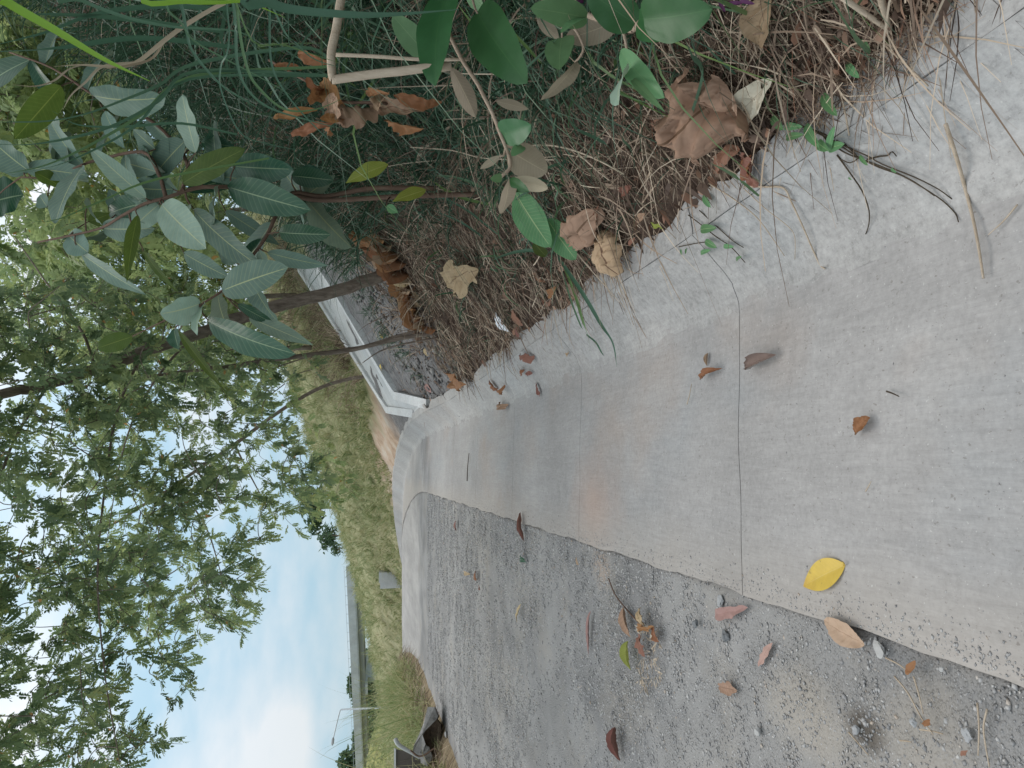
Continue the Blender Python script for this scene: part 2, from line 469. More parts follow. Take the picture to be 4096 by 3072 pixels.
M['hill_grass'] = mat_strip('hill_grass', [(0.0, (0.12, 0.175, 0.07)), (0.3, (0.24, 0.285, 0.125)), (0.65, (0.40, 0.395, 0.215)), (1.0, (0.55, 0.49, 0.32))], 0.6, 0.3)
M['reed'] = mat_strip('reed', [(0.0, (0.15, 0.22, 0.075)), (0.4, (0.27, 0.32, 0.13)), (0.75, (0.46, 0.42, 0.23)), (1.0, (0.58, 0.48, 0.31))], 0.55, 0.3)
M['blade'] = mat_strip('blade', [(0.0, (0.060, 0.130, 0.085)), (0.5, (0.085, 0.165, 0.105)), (0.8, (0.115, 0.20, 0.08)), (1.0, (0.16, 0.25, 0.06))], 0.42, 0.3)
M['bright_blade'] = mat_strip('bright_blade', [(0.0, (0.20, 0.36, 0.045)), (1.0, (0.20, 0.36, 0.045))], 0.42, 0.3)
M['dry_blade'] = mat_strip('dry_blade', [(0.0, (0.38, 0.29, 0.20)), (1.0, (0.50, 0.42, 0.31))], 0.6, 0.1)
M['crown_leaf'] = mat_strip('crown_leaf', [(0.0, (0.13, 0.195, 0.105)), (0.45, (0.25, 0.335, 0.170)), (0.9, (0.40, 0.47, 0.22)), (0.985, (0.46, 0.47, 0.19)), (1.0, (0.46, 0.27, 0.11))], 0.5, 0.6)
M['bright_crown_leaf'] = mat_strip('bright_crown_leaf', [(0.0, (0.22, 0.30, 0.14)), (0.6, (0.35, 0.43, 0.185)), (0.985, (0.46, 0.51, 0.21)), (1.0, (0.46, 0.27, 0.08))], 0.5, 0.55)
M['far_leaf'] = mat_strip('far_leaf', [(0.0, (0.05, 0.10, 0.055)), (1.0, (0.12, 0.18, 0.09))], 0.6, 0.3)
M['grit'] = mat_strip('grit', [(0.0, (0.21, 0.205, 0.205)), (0.35, (0.315, 0.308, 0.303)), (0.8, (0.41, 0.40, 0.39)), (0.95, (0.49, 0.475, 0.455)), (1.0, (0.42, 0.34, 0.27))], 0.9, 0.0)

M['clod'] = mat_strip('clod', [(0.0, (0.08, 0.075, 0.075)), (0.6, (0.16, 0.155, 0.15)), (1.0, (0.27, 0.26, 0.25))], 0.95, 0.0)
def mat_leaf(name, top, under, vein, rough=0.55, tr=0.25, nv=15, vw=0.022, vs=0.55, spots=0.0, spec=0.28, edge=None):
    t = NT(name); u, v = t.uvxy()
    oi = t.n('ShaderNodeObjectInfo').outputs['Random']
    back = t.n('ShaderNodeNewGeometry').outputs['Backfacing']
    c = t.mix(back, top, under)
    var = t.n('ShaderNodeHueSaturation'); t.l(c, var.inputs['Color'])
    t.l(t.math('ADD', 0.82, t.math('MULTIPLY', oi, 0.36)), var.inputs['Value'])
    t.l(t.math('ADD', 0.488, t.math('MULTIPLY', oi, 0.024)), var.inputs['Hue'])
    c = var.outputs[0]
    ob = t.obj()
    n = t.noise(ob, 22, 4)
    c = t.mix(0.5, c, t.ramp(n, [(0.3, 0.80), (0.7, 1.15)]), 'MULTIPLY')
    du = t.math('ABSOLUTE', t.math('SUBTRACT', u, 0.5))
    mid = t.ramp(du, [(vw * 0.55, 1.0), (vw, 0.0)])
    ph = t.math('FRACT', t.math('SUBTRACT', t.math('MULTIPLY', v, nv), t.math('MULTIPLY', du, nv * 0.32)))
    pw = t.math('ABSOLUTE', t.math('SUBTRACT', ph, 0.5))
    lat = t.ramp(pw, [(0.03, 1.0), (0.13, 0.0)])
    c = t.mix(t.math('MULTIPLY', lat, vs * 0.36), c, vein)
    c = t.mix(t.math('MULTIPLY', mid, vs + 0.35), c, vein)
    if spots:
        s = t.noise(ob, 38, 3, 0.6)
        c = t.mix(t.ramp(s, [(0.62, 0.0), (0.68, spots)]), c, (0.10, 0.055, 0.03))
    if edge is not None:
        e = t.math('ADD', t.math('MULTIPLY', v, 0.6), t.math('MULTIPLY', t.noise(ob, 14, 3), 0.6))
        c = t.mix(t.ramp(e, [(0.72, 0.0), (0.9, 0.8)]), c, edge)
    nrm = t.bump(t.math('ADD', pw, t.math('MULTIPLY', mid, -0.8)), 0.004, 0.28 * vs)
    t.fin(c, rough, nrm, spec)
    tl = t.n('ShaderNodeBsdfTranslucent'); t.l(c, tl.inputs['Color'])
    ms = t.n('ShaderNodeMixShader'); ms.inputs[0].default_value = tr
    t.l(t.b.outputs[0], ms.inputs[1]); t.l(tl.outputs[0], ms.inputs[2])
    t.l(ms.outputs[0], t.t.nodes['Material Output'].inputs['Surface'])
    return t.m
VE = (0.42, 0.47, 0.25)
M['teal'] = mat_leaf('blue_green_leaf', (0.150, 0.235, 0.185), (0.20, 0.265, 0.195), VE)
M['pale'] = mat_leaf('pale_green_leaf', (0.265, 0.365, 0.285), (0.27, 0.345, 0.25), (0.50, 0.54, 0.32))
M['deep'] = mat_leaf('deep_green_leaf', (0.035, 0.100, 0.058), (0.11, 0.17, 0.11), (0.25, 0.34, 0.20), 0.35)
M['olive'] = mat_leaf('olive_leaf', (0.085, 0.125, 0.026), (0.11, 0.14, 0.03), (0.20, 0.25, 0.06), 0.5, 0.5)
M['fresh'] = mat_leaf('fresh_green_leaf', (0.115, 0.27, 0.115), (0.15, 0.27, 0.13), (0.40, 0.52, 0.26), 0.4, 0.3, 17)
M['glossy'] = mat_leaf('glossy_green_leaf', (0.030, 0.105, 0.034), (0.33, 0.28, 0.20), (0.06, 0.15, 0.05), 0.42, 0.12, 9, 0.012, 0.14, 0.0, 0.35)
M['light_round'] = mat_leaf('light_round_leaf', (0.13, 0.26, 0.12), (0.20, 0.29, 0.16), (0.22, 0.34, 0.16), 0.42, 0.25, 8, 0.014, 0.15)
M['tan_under'] = mat_leaf('tan_leaf_underside', (0.34, 0.285, 0.20), (0.33, 0.28, 0.20), (0.44, 0.37, 0.26), 0.65, 0.15, 14, 0.02, 0.5)
M['yellow_green'] = mat_leaf('yellow_green_leaf', (0.28, 0.32, 0.06), (0.30, 0.33, 0.08), (0.45, 0.45, 0.15), 0.5, 0.35)
M['dead_brown'] = mat_leaf('dead_brown_leaf', (0.40, 0.265, 0.175), (0.37, 0.25, 0.165), (0.17, 0.10, 0.06), 0.65, 0.12, 7, 0.022, 0.95, 0.45, 0.25)
M['dead_tan'] = mat_leaf('dead_tan_leaf', (0.44, 0.325, 0.20), (0.40, 0.30, 0.20), (0.27, 0.19, 0.115), 0.65, 0.12, 7, 0.022, 0.9, 0.45, 0.25)
M['dead_cream'] = mat_leaf('dead_cream_leaf', (0.52, 0.47, 0.38), (0.52, 0.46, 0.36), (0.40, 0.345, 0.27), 0.7, 0.15, 12, 0.018, 0.45, 0.6, 0.2)
M['dead_orange'] = mat_leaf('dead_orange_leaf', (0.30, 0.145, 0.065), (0.32, 0.17, 0.085), (0.20, 0.09, 0.045), 0.6, 0.2, 9, 0.018, 0.4, 0.3, 0.25)
M['dead_red'] = mat_leaf('dead_red_leaf', (0.23, 0.105, 0.075), (0.24, 0.13, 0.095), (0.13, 0.06, 0.045), 0.6, 0.12, 9, 0.018, 0.4, 0.3, 0.25)
M['dead_pink'] = mat_leaf('dead_pink_leaf', (0.40, 0.255, 0.22), (0.38, 0.26, 0.23), (0.28, 0.16, 0.14), 0.75, 0.1, 9, 0.018, 0.4, 0.2, 0.2)
M['dead_grey'] = mat_leaf('dead_grey_leaf', (0.24, 0.18, 0.15), (0.33, 0.29, 0.26), (0.15, 0.105, 0.085), 0.7, 0.1, 9, 0.018, 0.4, 0.25, 0.2)
M['yellow'] = mat_leaf('yellow_leaf', (0.60, 0.40, 0.065), (0.56, 0.40, 0.09), (0.70, 0.54, 0.20), 0.45, 0.2, 12, 0.012, 0.25, 0.35, 0.35, (0.50, 0.28, 0.05))
M['spotted_tan'] = mat_leaf('spotted_tan_leaf', (0.50, 0.36, 0.245), (0.46, 0.35, 0.25), (0.26, 0.16, 0.10), 0.6, 0.1, 12, 0.02, 0.35, 0.7, 0.25)
def mat_bark(name, a, b):
    t = NT(name); v = t.n('ShaderNodeNewGeometry').outputs['Position']
    n = t.noise(t.scale(v, (30, 30, 6)), 1.0, 6, 0.7)
    return t.fin(t.ramp(n, [(0.3, a), (0.7, b)]), 0.85, t.bump(n, 0.012, 0.9), 0.2)
M['bark'] = mat_bark('bark', (0.10, 0.076, 0.060), (0.30, 0.245, 0.20))
M['dark_stem'] = mat_bark('dark_stem', (0.05, 0.04, 0.028), (0.10, 0.075, 0.05))
M['brown_stem'] = mat_bark('brown_stem', (0.10, 0.062, 0.045), (0.20, 0.13, 0.095))
M['tan_stem'] = mat_bark('tan_stem', (0.30, 0.22, 0.16), (0.44, 0.35, 0.27))
M['dry_cane'] = mat_bark('dry_cane', (0.36, 0.28, 0.20), (0.55, 0.46, 0.36))
def mat_plain(name, c, rough=0.5, spec=0.4, metal=0.0):
    t = NT(name); v = t.obj()
    n = t.noise(v, 30, 4)
    m = t.fin(t.mix(0.5, c, t.ramp(n, [(0.3, 0.8), (0.7, 1.2)]), 'MULTIPLY'), rough, None, spec)
    t.b.inputs['Metallic'].default_value = metal
    return m
M['galv'] = mat_plain('galvanised_steel', (0.42, 0.45, 0.47), 0.5, 0.5, 0.3)
M['pipe'] = mat_plain('old_brown_pipe', (0.075, 0.060, 0.050), 0.6)
M['pipe_rim'] = mat_plain('pale_pipe_rim', (0.42, 0.43, 0.42), 0.7)
M['white_plastic'] = mat_plain('white_plastic', (0.80, 0.82, 0.85), 0.35)
M['purple'] = mat_plain('purple_petal', (0.12, 0.03, 0.10), 0.6)
M['stone'] = mat_plain('grey_stone', (0.33, 0.335, 0.34), 0.9)

# ------------------------------------------------------------------ ground
def grid(xs, Ys, zf, follow=True):
    X, Y = np.meshgrid(xs, Ys)
    XX = X + (shift(Y) if follow else 0)
    Z = zf(X, Y, XX)
    V = np.stack([XX, Y, Z], -1).reshape(-1, 3)
    ny, nx = X.shape
    i = (np.arange(ny - 1)[:, None] * nx + np.arange(nx - 1)[None]).ravel()
    return V, np.stack([i, i + 1, i + nx + 1, i + nx], 1)
def srange(a, b, d0, d1):
    o = [a]
    while o[-1] < b:
        o.append(o[-1] + d0 + (d1 - d0) * (o[-1] - a) / (b - a))
    return np.array(o)

V, F = grid(np.linspace(-6000, 6000, 41), np.linspace(-6000, 6000, 41), lambda x, y, X: np.full_like(x, -16.0), False)
tag(mesh_obj('ground', V, F, M['lowland']), kind='structure')
Yr = srange(-2.5, 34, 0.035, 0.5)
xr = np.concatenate([np.linspace(-3.75, -0.47, 96), [-0.445, -0.42, -0.38]])
def zroad(x, Y, X):
    e = np.clip((x + 3.75) / 0.25, 0, 1)
    return base(Y) + fnoise(x, Y, 2.2, 1) * 0.012 + fnoise(x, Y, 9, 2) * 0.005 - 0.012 - 0.06 * (1 - e) ** 2 - 0.004 * np.clip((x + 0.8) / 0.3, 0, 1) - 0.05 * np.clip((x + 0.435) / 0.03, 0, 1)
V, F = grid(xr, Yr, zroad)
tag(mesh_obj('road', V, F, M['road']), kind='structure')
V, F = grid(np.concatenate([np.linspace(0.80, 2.6, 70), np.linspace(2.7, 16, 50)]), srange(-2.5, 60, 0.05, 0.8), lambda x, Y, X: bank(x, Y) + base(Y) - 0.012 - 0.04 * np.clip((0.88 - x) / 0.08, 0, 1))
tag(mesh_obj('bank', V, F, M['bank']), kind='structure')
V, F = grid(np.concatenate([np.linspace(-16, -5, 30), np.linspace(-4.9, -3.52, 40)]), srange(-2.5, 34, 0.1, 0.6), lambda x, Y, X: verge(x, Y) + base(Y) + 0.004 - 0.05 * np.clip((x + 3.60) / 0.08, 0, 1))
tag(mesh_obj('verge', V, F, M['verge']), kind='structure')

# the concrete gutter: one slab after another with open joints
gut = empty('gutter', (0, 0, 0), None, None, None, 'structure')
V, F = grid(np.linspace(-0.43, 0.84, 8), srange(-2.0, 33, 0.2, 0.6), lambda x, Y, X: np.interp(x, PX, PZ) + base(Y) - 0.045)
mesh_obj('joint_bed', V, F, M['dark_soil'], gut)
xs = np.concatenate([np.linspace(-0.43, 0.50, 16), [0.53, 0.555]])
xk = np.concatenate([np.linspace(0.49, 0.60, 9), np.linspace(0.62, 0.765, 7)])
def kup(x, Y):
    f = np.clip((Y - 8.8) / 2.4, 0, 1); return 0.11 * f * f * (3 - 2 * f) * np.clip((x - 0.57) / 0.2, 0, 1)
def zslab(x, Y, X):
    z = np.interp(x, [-0.43, 0.45, 0.50, 0.55, 0.60, 0.65, 0.77], [0.0, -0.047, -0.047, -0.042, -0.022, 0.015, 0.115])
    return z + kup(x, Y) + base(Y) + fnoise(x, Y, 3.0, 4) * 0.0025
def wiggle(Y, a):
    return (np.sin(Y * 7.3 + a) + 0.6 * np.sin(Y * 17.1 + a * 2) + 0.35 * np.sin(Y * 41 + a)) * 0.5
def slab_piece(name, xs, Y0, Y1, zf, mat, edge=None, th=0.06):
    Ys = np.linspace(Y0, Y1, max(4, int((Y1 - Y0) / 0.07)))
    X, Y = np.meshgrid(xs, Ys)
    if edge is not None: X = edge(X, Y)
    Y = Y + 0.012 * np.sin(X * 5.1 + 0.6) + 0.004 * np.sin(X * 17.0)
    Z = zf(X, Y, None)
    top = np.stack([X + shift(Y), Y, Z], -1)
    ny, nx = X.shape
    V = top.reshape(-1, 3)
    F = []
    for i in range(ny - 1):
        for j in range(nx - 1):
            k = i * nx + j
            F.append((k, k + 1, k + nx + 1, k + nx))
    rim = [j for j in range(nx)] + [i * nx + nx - 1 for i in range(1, ny)] + [(ny - 1) * nx + j for j in range(nx - 2, -1, -1)] + [i * nx for i in range(ny - 2, 0, -1)]
    low = V[rim] - np.array([0, 0, th])
    n0 = len(V)
    V = np.vstack([V, V[rim] - np.array([0, 0, 0.0005]), low])
    m = len(rim)
    for a in range(m):
        b = (a + 1) % m
        F.append((n0 + a, n0 + m + a, n0 + m + b, n0 + b))
    return mesh_obj(name, V, F, mat, gut)
def edge_left(X, Y):
    return X + np.where(X < -0.40, wiggle(Y, 1.0) * 0.010, 0)
def edge_fold(X, Y):
    return X + np.where(X < 0.58, wiggle(Y * 0.45, 3.0) * 0.018, 0)
def edge_cap(X, Y):
    k = np.clip((X - 0.80) / 0.06, 0, 1)
    chip = np.maximum(wiggle(Y * 0.7, 4.0) - 0.2, 0) * 0.05 + np.maximum(wiggle(Y * 0.23, 2.2) - 0.25, 0) * 0.11
    return X + k * (wiggle(Y, 2.0) * 0.012 + 0.015 - chip)
y = 2.405 - 1.83 * 3
while y < 32:
    y1 = y + 1.83
    slab_piece('gutter_slab', xs, y + 0.0021, y1 - 0.0021, zslab, M['concrete'], edge_left)
    slab_piece('kerb_face', xk, y + 0.0021, y1 - 0.0021, lambda x, Y, X: zslab(x, Y, X) + 0.0045 * np.clip((x - 0.515) / 0.05, -0.6, 1) + fnoise(x * 1.0, Y, 14, 7) * 0.0035 + fnoise(x, Y, 41, 9) * 0.0018, M['kerb_concrete'], edge_fold)
    slab_piece('kerb_cap', np.linspace(0.768, 0.865, 6), y + 0.004, y1 - 0.004,
               lambda x, Y, X: 0.115 + (x - 0.77) * 0.12 + kup(x, Y) + base(Y) + fnoise(x, Y, 11, 6) * 0.006, M['kerb_concrete'], edge_cap, 0.22)
    y = y1

# ------------------------------------------------------------------ side drain coming down the bank
def swept(pts, w, top, bot):
    p = np.asarray(pts, float)
    t = np.gradient(p, axis=0); t[:, 2] = 0
    t /= np.linalg.norm(t, axis=1, keepdims=True)
    s = np.stack([t[:, 1], -t[:, 0], 0 * t[:, 0]], 1) * (w / 2)
    zt_ = np.array([0, 0, top]); zb_ = np.array([0, 0, bot])
    V = np.stack([p - s + zb_, p + s + zb_, p + s + zt_, p - s + zt_], 1).reshape(-1, 3)
    F = []
    for i in range(len(p) - 1):
        for j in range(4):
            F.append((i * 4 + j, i * 4 + (j + 1) % 4, i * 4 + 4 + (j + 1) % 4, i * 4 + 4 + j))
    F += [(3, 2, 1, 0), tuple(len(p) * 4 - 4 + j for j in range(4))]
    return V, F
def dens(pts, n=6):
    p = np.asarray(pts, float)
    o = []
    for a, b in zip(p[:-1], p[1:]):
        for t in np.arange(n) / n: o.append(a + (b - a) * t)
    return np.array(o + [p[-1]])
farw = [hit(*q, 0.06)[0] for q in [(1195, 1078), (1277, 1203), (1415, 1424), (1549, 1639), (1657, 1655)]]
narw = [hit(*q, 0.06)[0] for q in [(1262, 1050), (1347, 1184), (1465, 1385), (1581, 1582), (1712, 1617)]]
dr = empty('side_drain', farw[3], 'pale concrete U shaped drain running down the bank into the gutter', 'drain')
for wl in (farw, narw):
    Vv, Ff = swept(dens(wl), 0.14, 0.03, -0.45)
    to_local(mesh_obj('drain_wall', Vv, Ff, M['white_concrete'], None, None, False), dr)
fa, na = dens(farw), dens(narw)
Vv = np.concatenate([fa - [0, 0, 0.045], na - [0, 0, 0.06]])
k = len(fa)
to_local(mesh_obj('drain_floor', Vv, np.array([(i, i + 1, k + i + 1, k + i) for i in range(k - 1)]), M['grey_mortar']), dr)
mo = MB()
a, b = fa[-1], na[-1]
a2, b2 = fa[-4], na[-5]
c2 = (a2 + b2) / 2
mo.add([a + [0, 0, .0], b + [0, 0, -.02], c2 - [0, 0, .12], a - [0, 0, .3], b - [0, 0, .3], c2 - [0, 0, .3]],
       [(0, 1, 2), (0, 3, 4, 1), (1, 4, 5, 2), (2, 5, 3, 0)])
to_local(mo.build('drain_mouth', M['white_concrete'], None, False), dr)

# ------------------------------------------------------------------ far side: valley hill, bridge, lamp, headwall
def polar_hill(name, azs, crest, r0, rc, r1, zlow, mat, seed):
    az = np.linspace(azs[0], azs[-1], 90)
    ce = np.interp(az, azs, crest)
    rr = np.concatenate([np.linspace(r0, rc, 26), np.linspace(rc * 1.02, r1, 12)])
    V = []
    for r in rr:
        zc = H + np.tan(np.radians(ce)) * rc + fnoise(az * 0.5, az * 0, 1.0, seed) * 0.25
        f = np.clip((r - r0) / (rc - r0), 0, 1)
        z = zlow + (zc - zlow) * f ** 0.8 - np.maximum(r - rc, 0) * 0.25
        V.append(np.stack([np.sin(np.radians(az)) * r, np.cos(np.radians(az)) * r, z + fnoise(az, np.full_like(az, r), 0.7, seed) * 0.2 * f], 1))
    V = np.concatenate(V); nx = len(az)
    i = (np.arange(len(rr) - 1)[:, None] * nx + np.arange(nx - 1)[None]).ravel()
    return tag(mesh_obj(name, V, np.stack([i, i + 1, i + nx + 1, i + nx], 1), mat), kind='structure')
polar_hill('hillside', [-45, -26, -22, -20.5, -18.5, -16.0, -13.5, -12], [3.0, 2.2, 1.55, 1.0, 0.7, -0.2, -1.4, -3.0], 45, 78, 140, -9.0, M['far_turf'], 2)

_az = R.uniform(-32, -13, 9000); _r = R.uniform(52, 84, 9000)
_ce = np.interp(_az, [-45, -26, -22, -20.5, -18.5, -16.0, -13.5, -12], [3.0, 2.2, 1.55, 1.0, 0.7, -0.2, -1.4, -3.0])
_f = np.clip((_r - 45) / 33, 0, 1); _zc = H + np.tan(np.radians(_ce)) * 78
_B = np.stack([np.sin(np.radians(_az)) * _r, np.cos(np.radians(_az)) * _r, -9 + (_zc + 9) * _f ** 0.8 - np.maximum(_r - 78, 0) * .25 - 0.05], 1)
V, F, U = strips(_B, np.stack([R.normal(size=9000) * .5, R.normal(size=9000) * .5, np.ones(9000)], 1), 0.35 + 0.9 * R.random(9000) ** 2, 0.10 + 0.14 * R.random(9000), 0.6, 0.2, 3, 0.1, np.clip(0.35 + 0.3 * fnoise(_az * .6, _r * .12, 1.0, 3) + .25 * R.random(9000), 0, 1))
tag(mesh_obj('hillside_grass', V, F, M['hill_grass'], None, U), kind='stuff')
bL, bR = P(1452, 3300, 92), P(1402, 2200, 80)
br = empty('road_bridge', (bL + bR) / 2, 'long grey concrete road bridge on a slim pier beyond the valley', 'bridge')
bdir = (bR - bL); bl = np.linalg.norm(bdir); bdir = bdir / bl
bs = np.array([bdir[1], -bdir[0], 0]); bs /= np.linalg.norm(bs)
def bbox(a, b, s0, s1, z0, z1):
    m = MB()
    A, B = bL + bdir * a, bL + bdir * b
    q = [A + bs * s0, A + bs * s1, B + bs * s1, B + bs * s0]
    m.add([p + [0, 0, z0] for p in q] + [p + [0, 0, z1] for p in q],
          [(0, 3, 2, 1), (4, 5, 6, 7), (0, 1, 5, 4), (1, 2, 6, 5), (2, 3, 7, 6), (3, 0, 4, 7)])
    return m
to_local(bbox(0, bl, -3.2, 3.2, -0.55, -0.02).build('deck', M['bridge_concrete'], None, False), br)
to_local(bbox(0, bl, 3.0, 3.25, -0.45, 0.32).build('parapet', M['bridge_concrete'], None, False), br)
to_local(bbox(0, bl, -3.25, -3.0, -0.45, 0.32).build('parapet', M['bridge_concrete'], None, False), br)
to_local(bbox(0, bl, 1.6, 2.3, -1.05, -0.56).build('girder', M['stone'], None, False), br)
to_local(bbox(0, bl, -2.3, -1.6, -1.05, -0.56).build('girder', M['stone'], None, False), br)
mr = bbox(0, bl, 3.10, 3.13, 0.52, 0.55)
for i in range(int(bl / 1.1)):
    q = bbox(i * 1.1, i * 1.1 + 0.03, 3.10, 3.13, 0.33, 0.52)
    mr.add(np.concatenate(q.V), q.F)
to_local(mr.build('railing', M['galv'], None, False), br)
def bridge_pos(py):
    """distance along the bridge where it is seen at photo row py"""
    ts = np.linspace(0, bl, 400)
    pts = bL[None] + bdir[None] * ts[:, None] - CAM
    v = 1536 - FPX * (pts @ RT) / (pts @ FW)
    return ts[int(np.argmin(abs(v - py)))]
for py in (2692, 3240):
    pp = bridge_pos(py)
    to_local(bbox(pp - 0.35, pp + 0.35, -1.2, 1.2, -14, -1.30).build('pier', M['bridge_concrete'], None, False), br)
    to_local(bbox(pp - 0.6, pp + 0.6, -2.8, 2.8, -1.30, -1.06).build('pier_cap', M['bridge_concrete'], None, False), br)

lp = P(1660, 2828, 33)
lb = np.array([lp[0], lp[1], -2.0])
lamp = empty('street_lamp', lb, 'slim grey street lamp with a long outreach arm standing beyond the reeds', 'street lamp')
m = MB(); m.tube([lb, P(1366, 2838, 33)], [0.055, 0.035], 8)
to_local(m.build('lamp_pole', M['galv'], None), lamp)
m = MB(); m.tube(cr([P(1370, 2838, 33), P(1361, 2842, 33), P(1353, 2869, 33), P(1341, 2920, 33), P(1333, 2955, 33)], 4), [0.03, 0.022], 6)
to_local(m.build('lamp_arm', M['galv'], None), lamp)
m = MB(); m.tube([P(1333, 2950, 33), P(1332, 2958, 33), P(1330, 2974, 33), P(1329, 2982, 33)], [0.03, 0.06, 0.06, 0.02], 8)
to_local(m.build('lamp_head', M['stone'], None), lamp)

hw = hit(1575, 2300)[0]
hw = P(1572, 2296, 27.5)
hd = empty('drain_headwall', hw, 'small pale concrete headwall box at the far bend of the road', 'headwall')
m = MB(); m.box((-0.28, -0.1, -0.7), (0.08, 0.5, 0.50)); m.build('face_wall', M['grey_mortar'], hd, False)
m = MB(); m.box((-0.50, 0.0, -0.7), (-0.285, 0.9, 0.46)); m.build('wing_wall', M['grey_mortar'], hd, False)
cs = empty('step_drain', P(1500, 2285, 31), 'tiny pale stepped drain climbing the grass above the headwall', 'drain')
for i in range(6):
    a = P(1512 - i * 8.5, 2290 - i * 4, 30 + i * 0.35)
    m = MB(); m.box(tuple(a - [0.11, 0.2, 0.45]), tuple(a + [0.11, 0.2, 0.04]))
    to_local(m.build('drain_step', M['white_concrete'], None, False), cs)

# ------------------------------------------------------------------ loose grit on the road shoulder
def scatter_road(n, near=0.9, far=13.0, x0=-3.3, x1=-0.44, powr=1.0):
    Y = near * (far / near) ** R.random(n)
    x = x0 + (x1 - x0) * R.random(n)
    return x, Y
def join(parts):
    Vs, Fs, Us, o = [], [], [], 0
    for V, F, U in parts:
        Vs.append(V); Fs.append(F + o); Us.append(U); o += len(V)
    return np.concatenate(Vs), np.concatenate(Fs), np.concatenate(Us)
OCT = np.array([(1, 0, 0), (-1, 0, 0), (0, 1, 0), (0, -1, 0), (0, 0, 1), (0, 0, -1)], float)
OCF = np.array([(0, 2, 4), (2, 1, 4), (1, 3, 4), (3, 0, 4), (2, 0, 5), (1, 2, 5), (3, 1, 5), (0, 3, 5)])
def pebbles(x, Y, size, flat=0.6, zf=None):
    n = len(x)
    v = OCT[None] * (0.65 + 0.6 * R.random((n, 6, 1)))
    v = v + R.normal(size=(n, 6, 3)) * 0.16
    v = v * np.stack([0.8 + 0.6 * R.random(n), 0.8 + 0.6 * R.random(n), np.full(n, flat)], 1)[:, None]
    a = R.random(n) * 2 * math.pi
    c, s = np.cos(a)[:, None], np.sin(a)[:, None]
    vx, vy = v[:, :, 0] * c - v[:, :, 1] * s, v[:, :, 0] * s + v[:, :, 1] * c
    z0 = zroad(x, Y, None) if zf is None else zf(x, Y)
    V = np.stack([vx, vy, v[:, :, 2]], -1) * size[:, None, None]
    V += np.stack([x + shift(Y), Y, z0 + size * 0.05], 1)[:, None]
    F = (OCF[None] + (np.arange(n) * 6)[:, None, None]).reshape(-1, 3)
    return V.reshape(-1, 3), F, np.stack([np.repeat(R.random(n), 6), np.zeros(n * 6)], 1)
x, Y = scatter_road(170000)
d = fnoise(x, Y * 0.7, 1.9, 11) + 0.6 * fnoise(x, Y * 0.6, 4.7, 12)
edge = np.clip((x + 1.25) / 0.8, 0, 1)                      # more stones along the gutter
keep = R.random(len(x)) < np.clip(0.48 + 0.55 * d + 0.35 * edge * (Y > 1.7), 0.08, 0.95)
x, Y = x[keep], Y[keep]
size = 0.0024 + 0.0052 * R.random(len(x)) ** 3.2 + 0.0009 * np.clip(Y - 2, 0, 8)
V, F, U = pebbles(x, Y, size)
tag(mesh_obj('loose_grit', V, F, M['grit'], None, U, False), kind='stuff')
x = 0.5 * R.normal(size=700) * 0.5 + 0.1
Y = 0.9 * (11 / 0.9) ** R.random(700)
k = (x > -0.42) & (x < 0.6)
x, Y = x[k], Y[k]
V, F, U = pebbles(x, Y, 0.0009 + 0.0021 * R.random(len(x)) ** 2.5, 0.6, lambda a, b: zslab(a, b, None))
V, F, U = join([(V, F, U), (lambda x, Y: pebbles(x, Y, 0.0016 + 0.0034 * R.random(len(x)) ** 3, 0.6, lambda a, b: zslab(a, b, None)))(
    -0.425 + np.abs(R.normal(size=2600)) * 0.045, 0.9 * (10 / 0.9) ** R.random(2600))])
tag(mesh_obj('gutter_crumbs', V, F, M['grit'], None, U, False), kind='stuff')

# ------------------------------------------------------------------ dry straw, litter and grass of the bank
def bank_pts(n, x0, x1, Y0, Y1, px=1.0):
    Y = Y0 * (Y1 / Y0) ** R.random(n)
    x = x0 + (x1 - x0) * R.random(n) ** px
    return x, Y
def on_bank(x, Y, lift):
    X = x + shift(Y)
    return np.stack([X, Y, zt(X, Y) + lift], 1)
def lying(n, up=0.12):
    a = R.random(n) * 2 * math.pi
    return np.stack([np.cos(a), np.sin(a), R.normal(size=n) * up], 1)
def with_slope(Bp, D, e=0.1):
    g = (zt(Bp[:, 0] + D[:, 0] * e, Bp[:, 1] + D[:, 1] * e) - zt(Bp[:, 0], Bp[:, 1])) / e
    D = D.copy(); D[:, 2] += g
    return D
n = 42000
x, Y = bank_pts(n, 0.80, 4.3, 0.7, 13.0, 1.5)
x = x + 0.06 * R.random(n)
k = ~((Y - 0.75 * x > 7.6) & (R.random(n) < 0.93))
k &= ~((x < 0.90 + 0.10 * np.sin(Y * 3.1) + 0.06 * np.sin(Y * 7.7)) & (R.random(n) < 0.95))
x, Y = x[k], Y[k]; n = len(x)
Bp = on_bank(x, Y, 0.004 + 0.045 * R.random(n) * np.clip((x - 0.85) * 6, 0.05, 1))
D = with_slope(Bp, lying(n, 0.16))
L = 0.07 + 0.22 * R.random(n) ** 1.6
V, F, U = strips(Bp, D, L, 0.0018 + 0.0022 * R.random(n) + 0.0004 * Y, 0.10, 0.25, 3, 0.3)
tag(mesh_obj('dry_straw', V, F, M['straw'], None, U), kind='stuff')
n = 3000
x, Y = bank_pts(n, 0.86, 3.6, 0.75, 9.0, 1.3)
k = ~((Y - 0.75 * x > 7.0)); x, Y = x[k], Y[k]; n = len(x)
Bp = on_bank(x, Y, 0.03 + 0.05 * R.random(n))
D = with_slope(Bp, lying(n, 0.22))
V, F, U = strips(Bp, D, 0.12 + 0.34 * R.random(n) ** 1.4, 0.0028 + 0.0035 * R.random(n) + 0.0004 * Y, 0.16, 0.3, 4, 0.3, 0.35 + 0.5 * R.random(n))
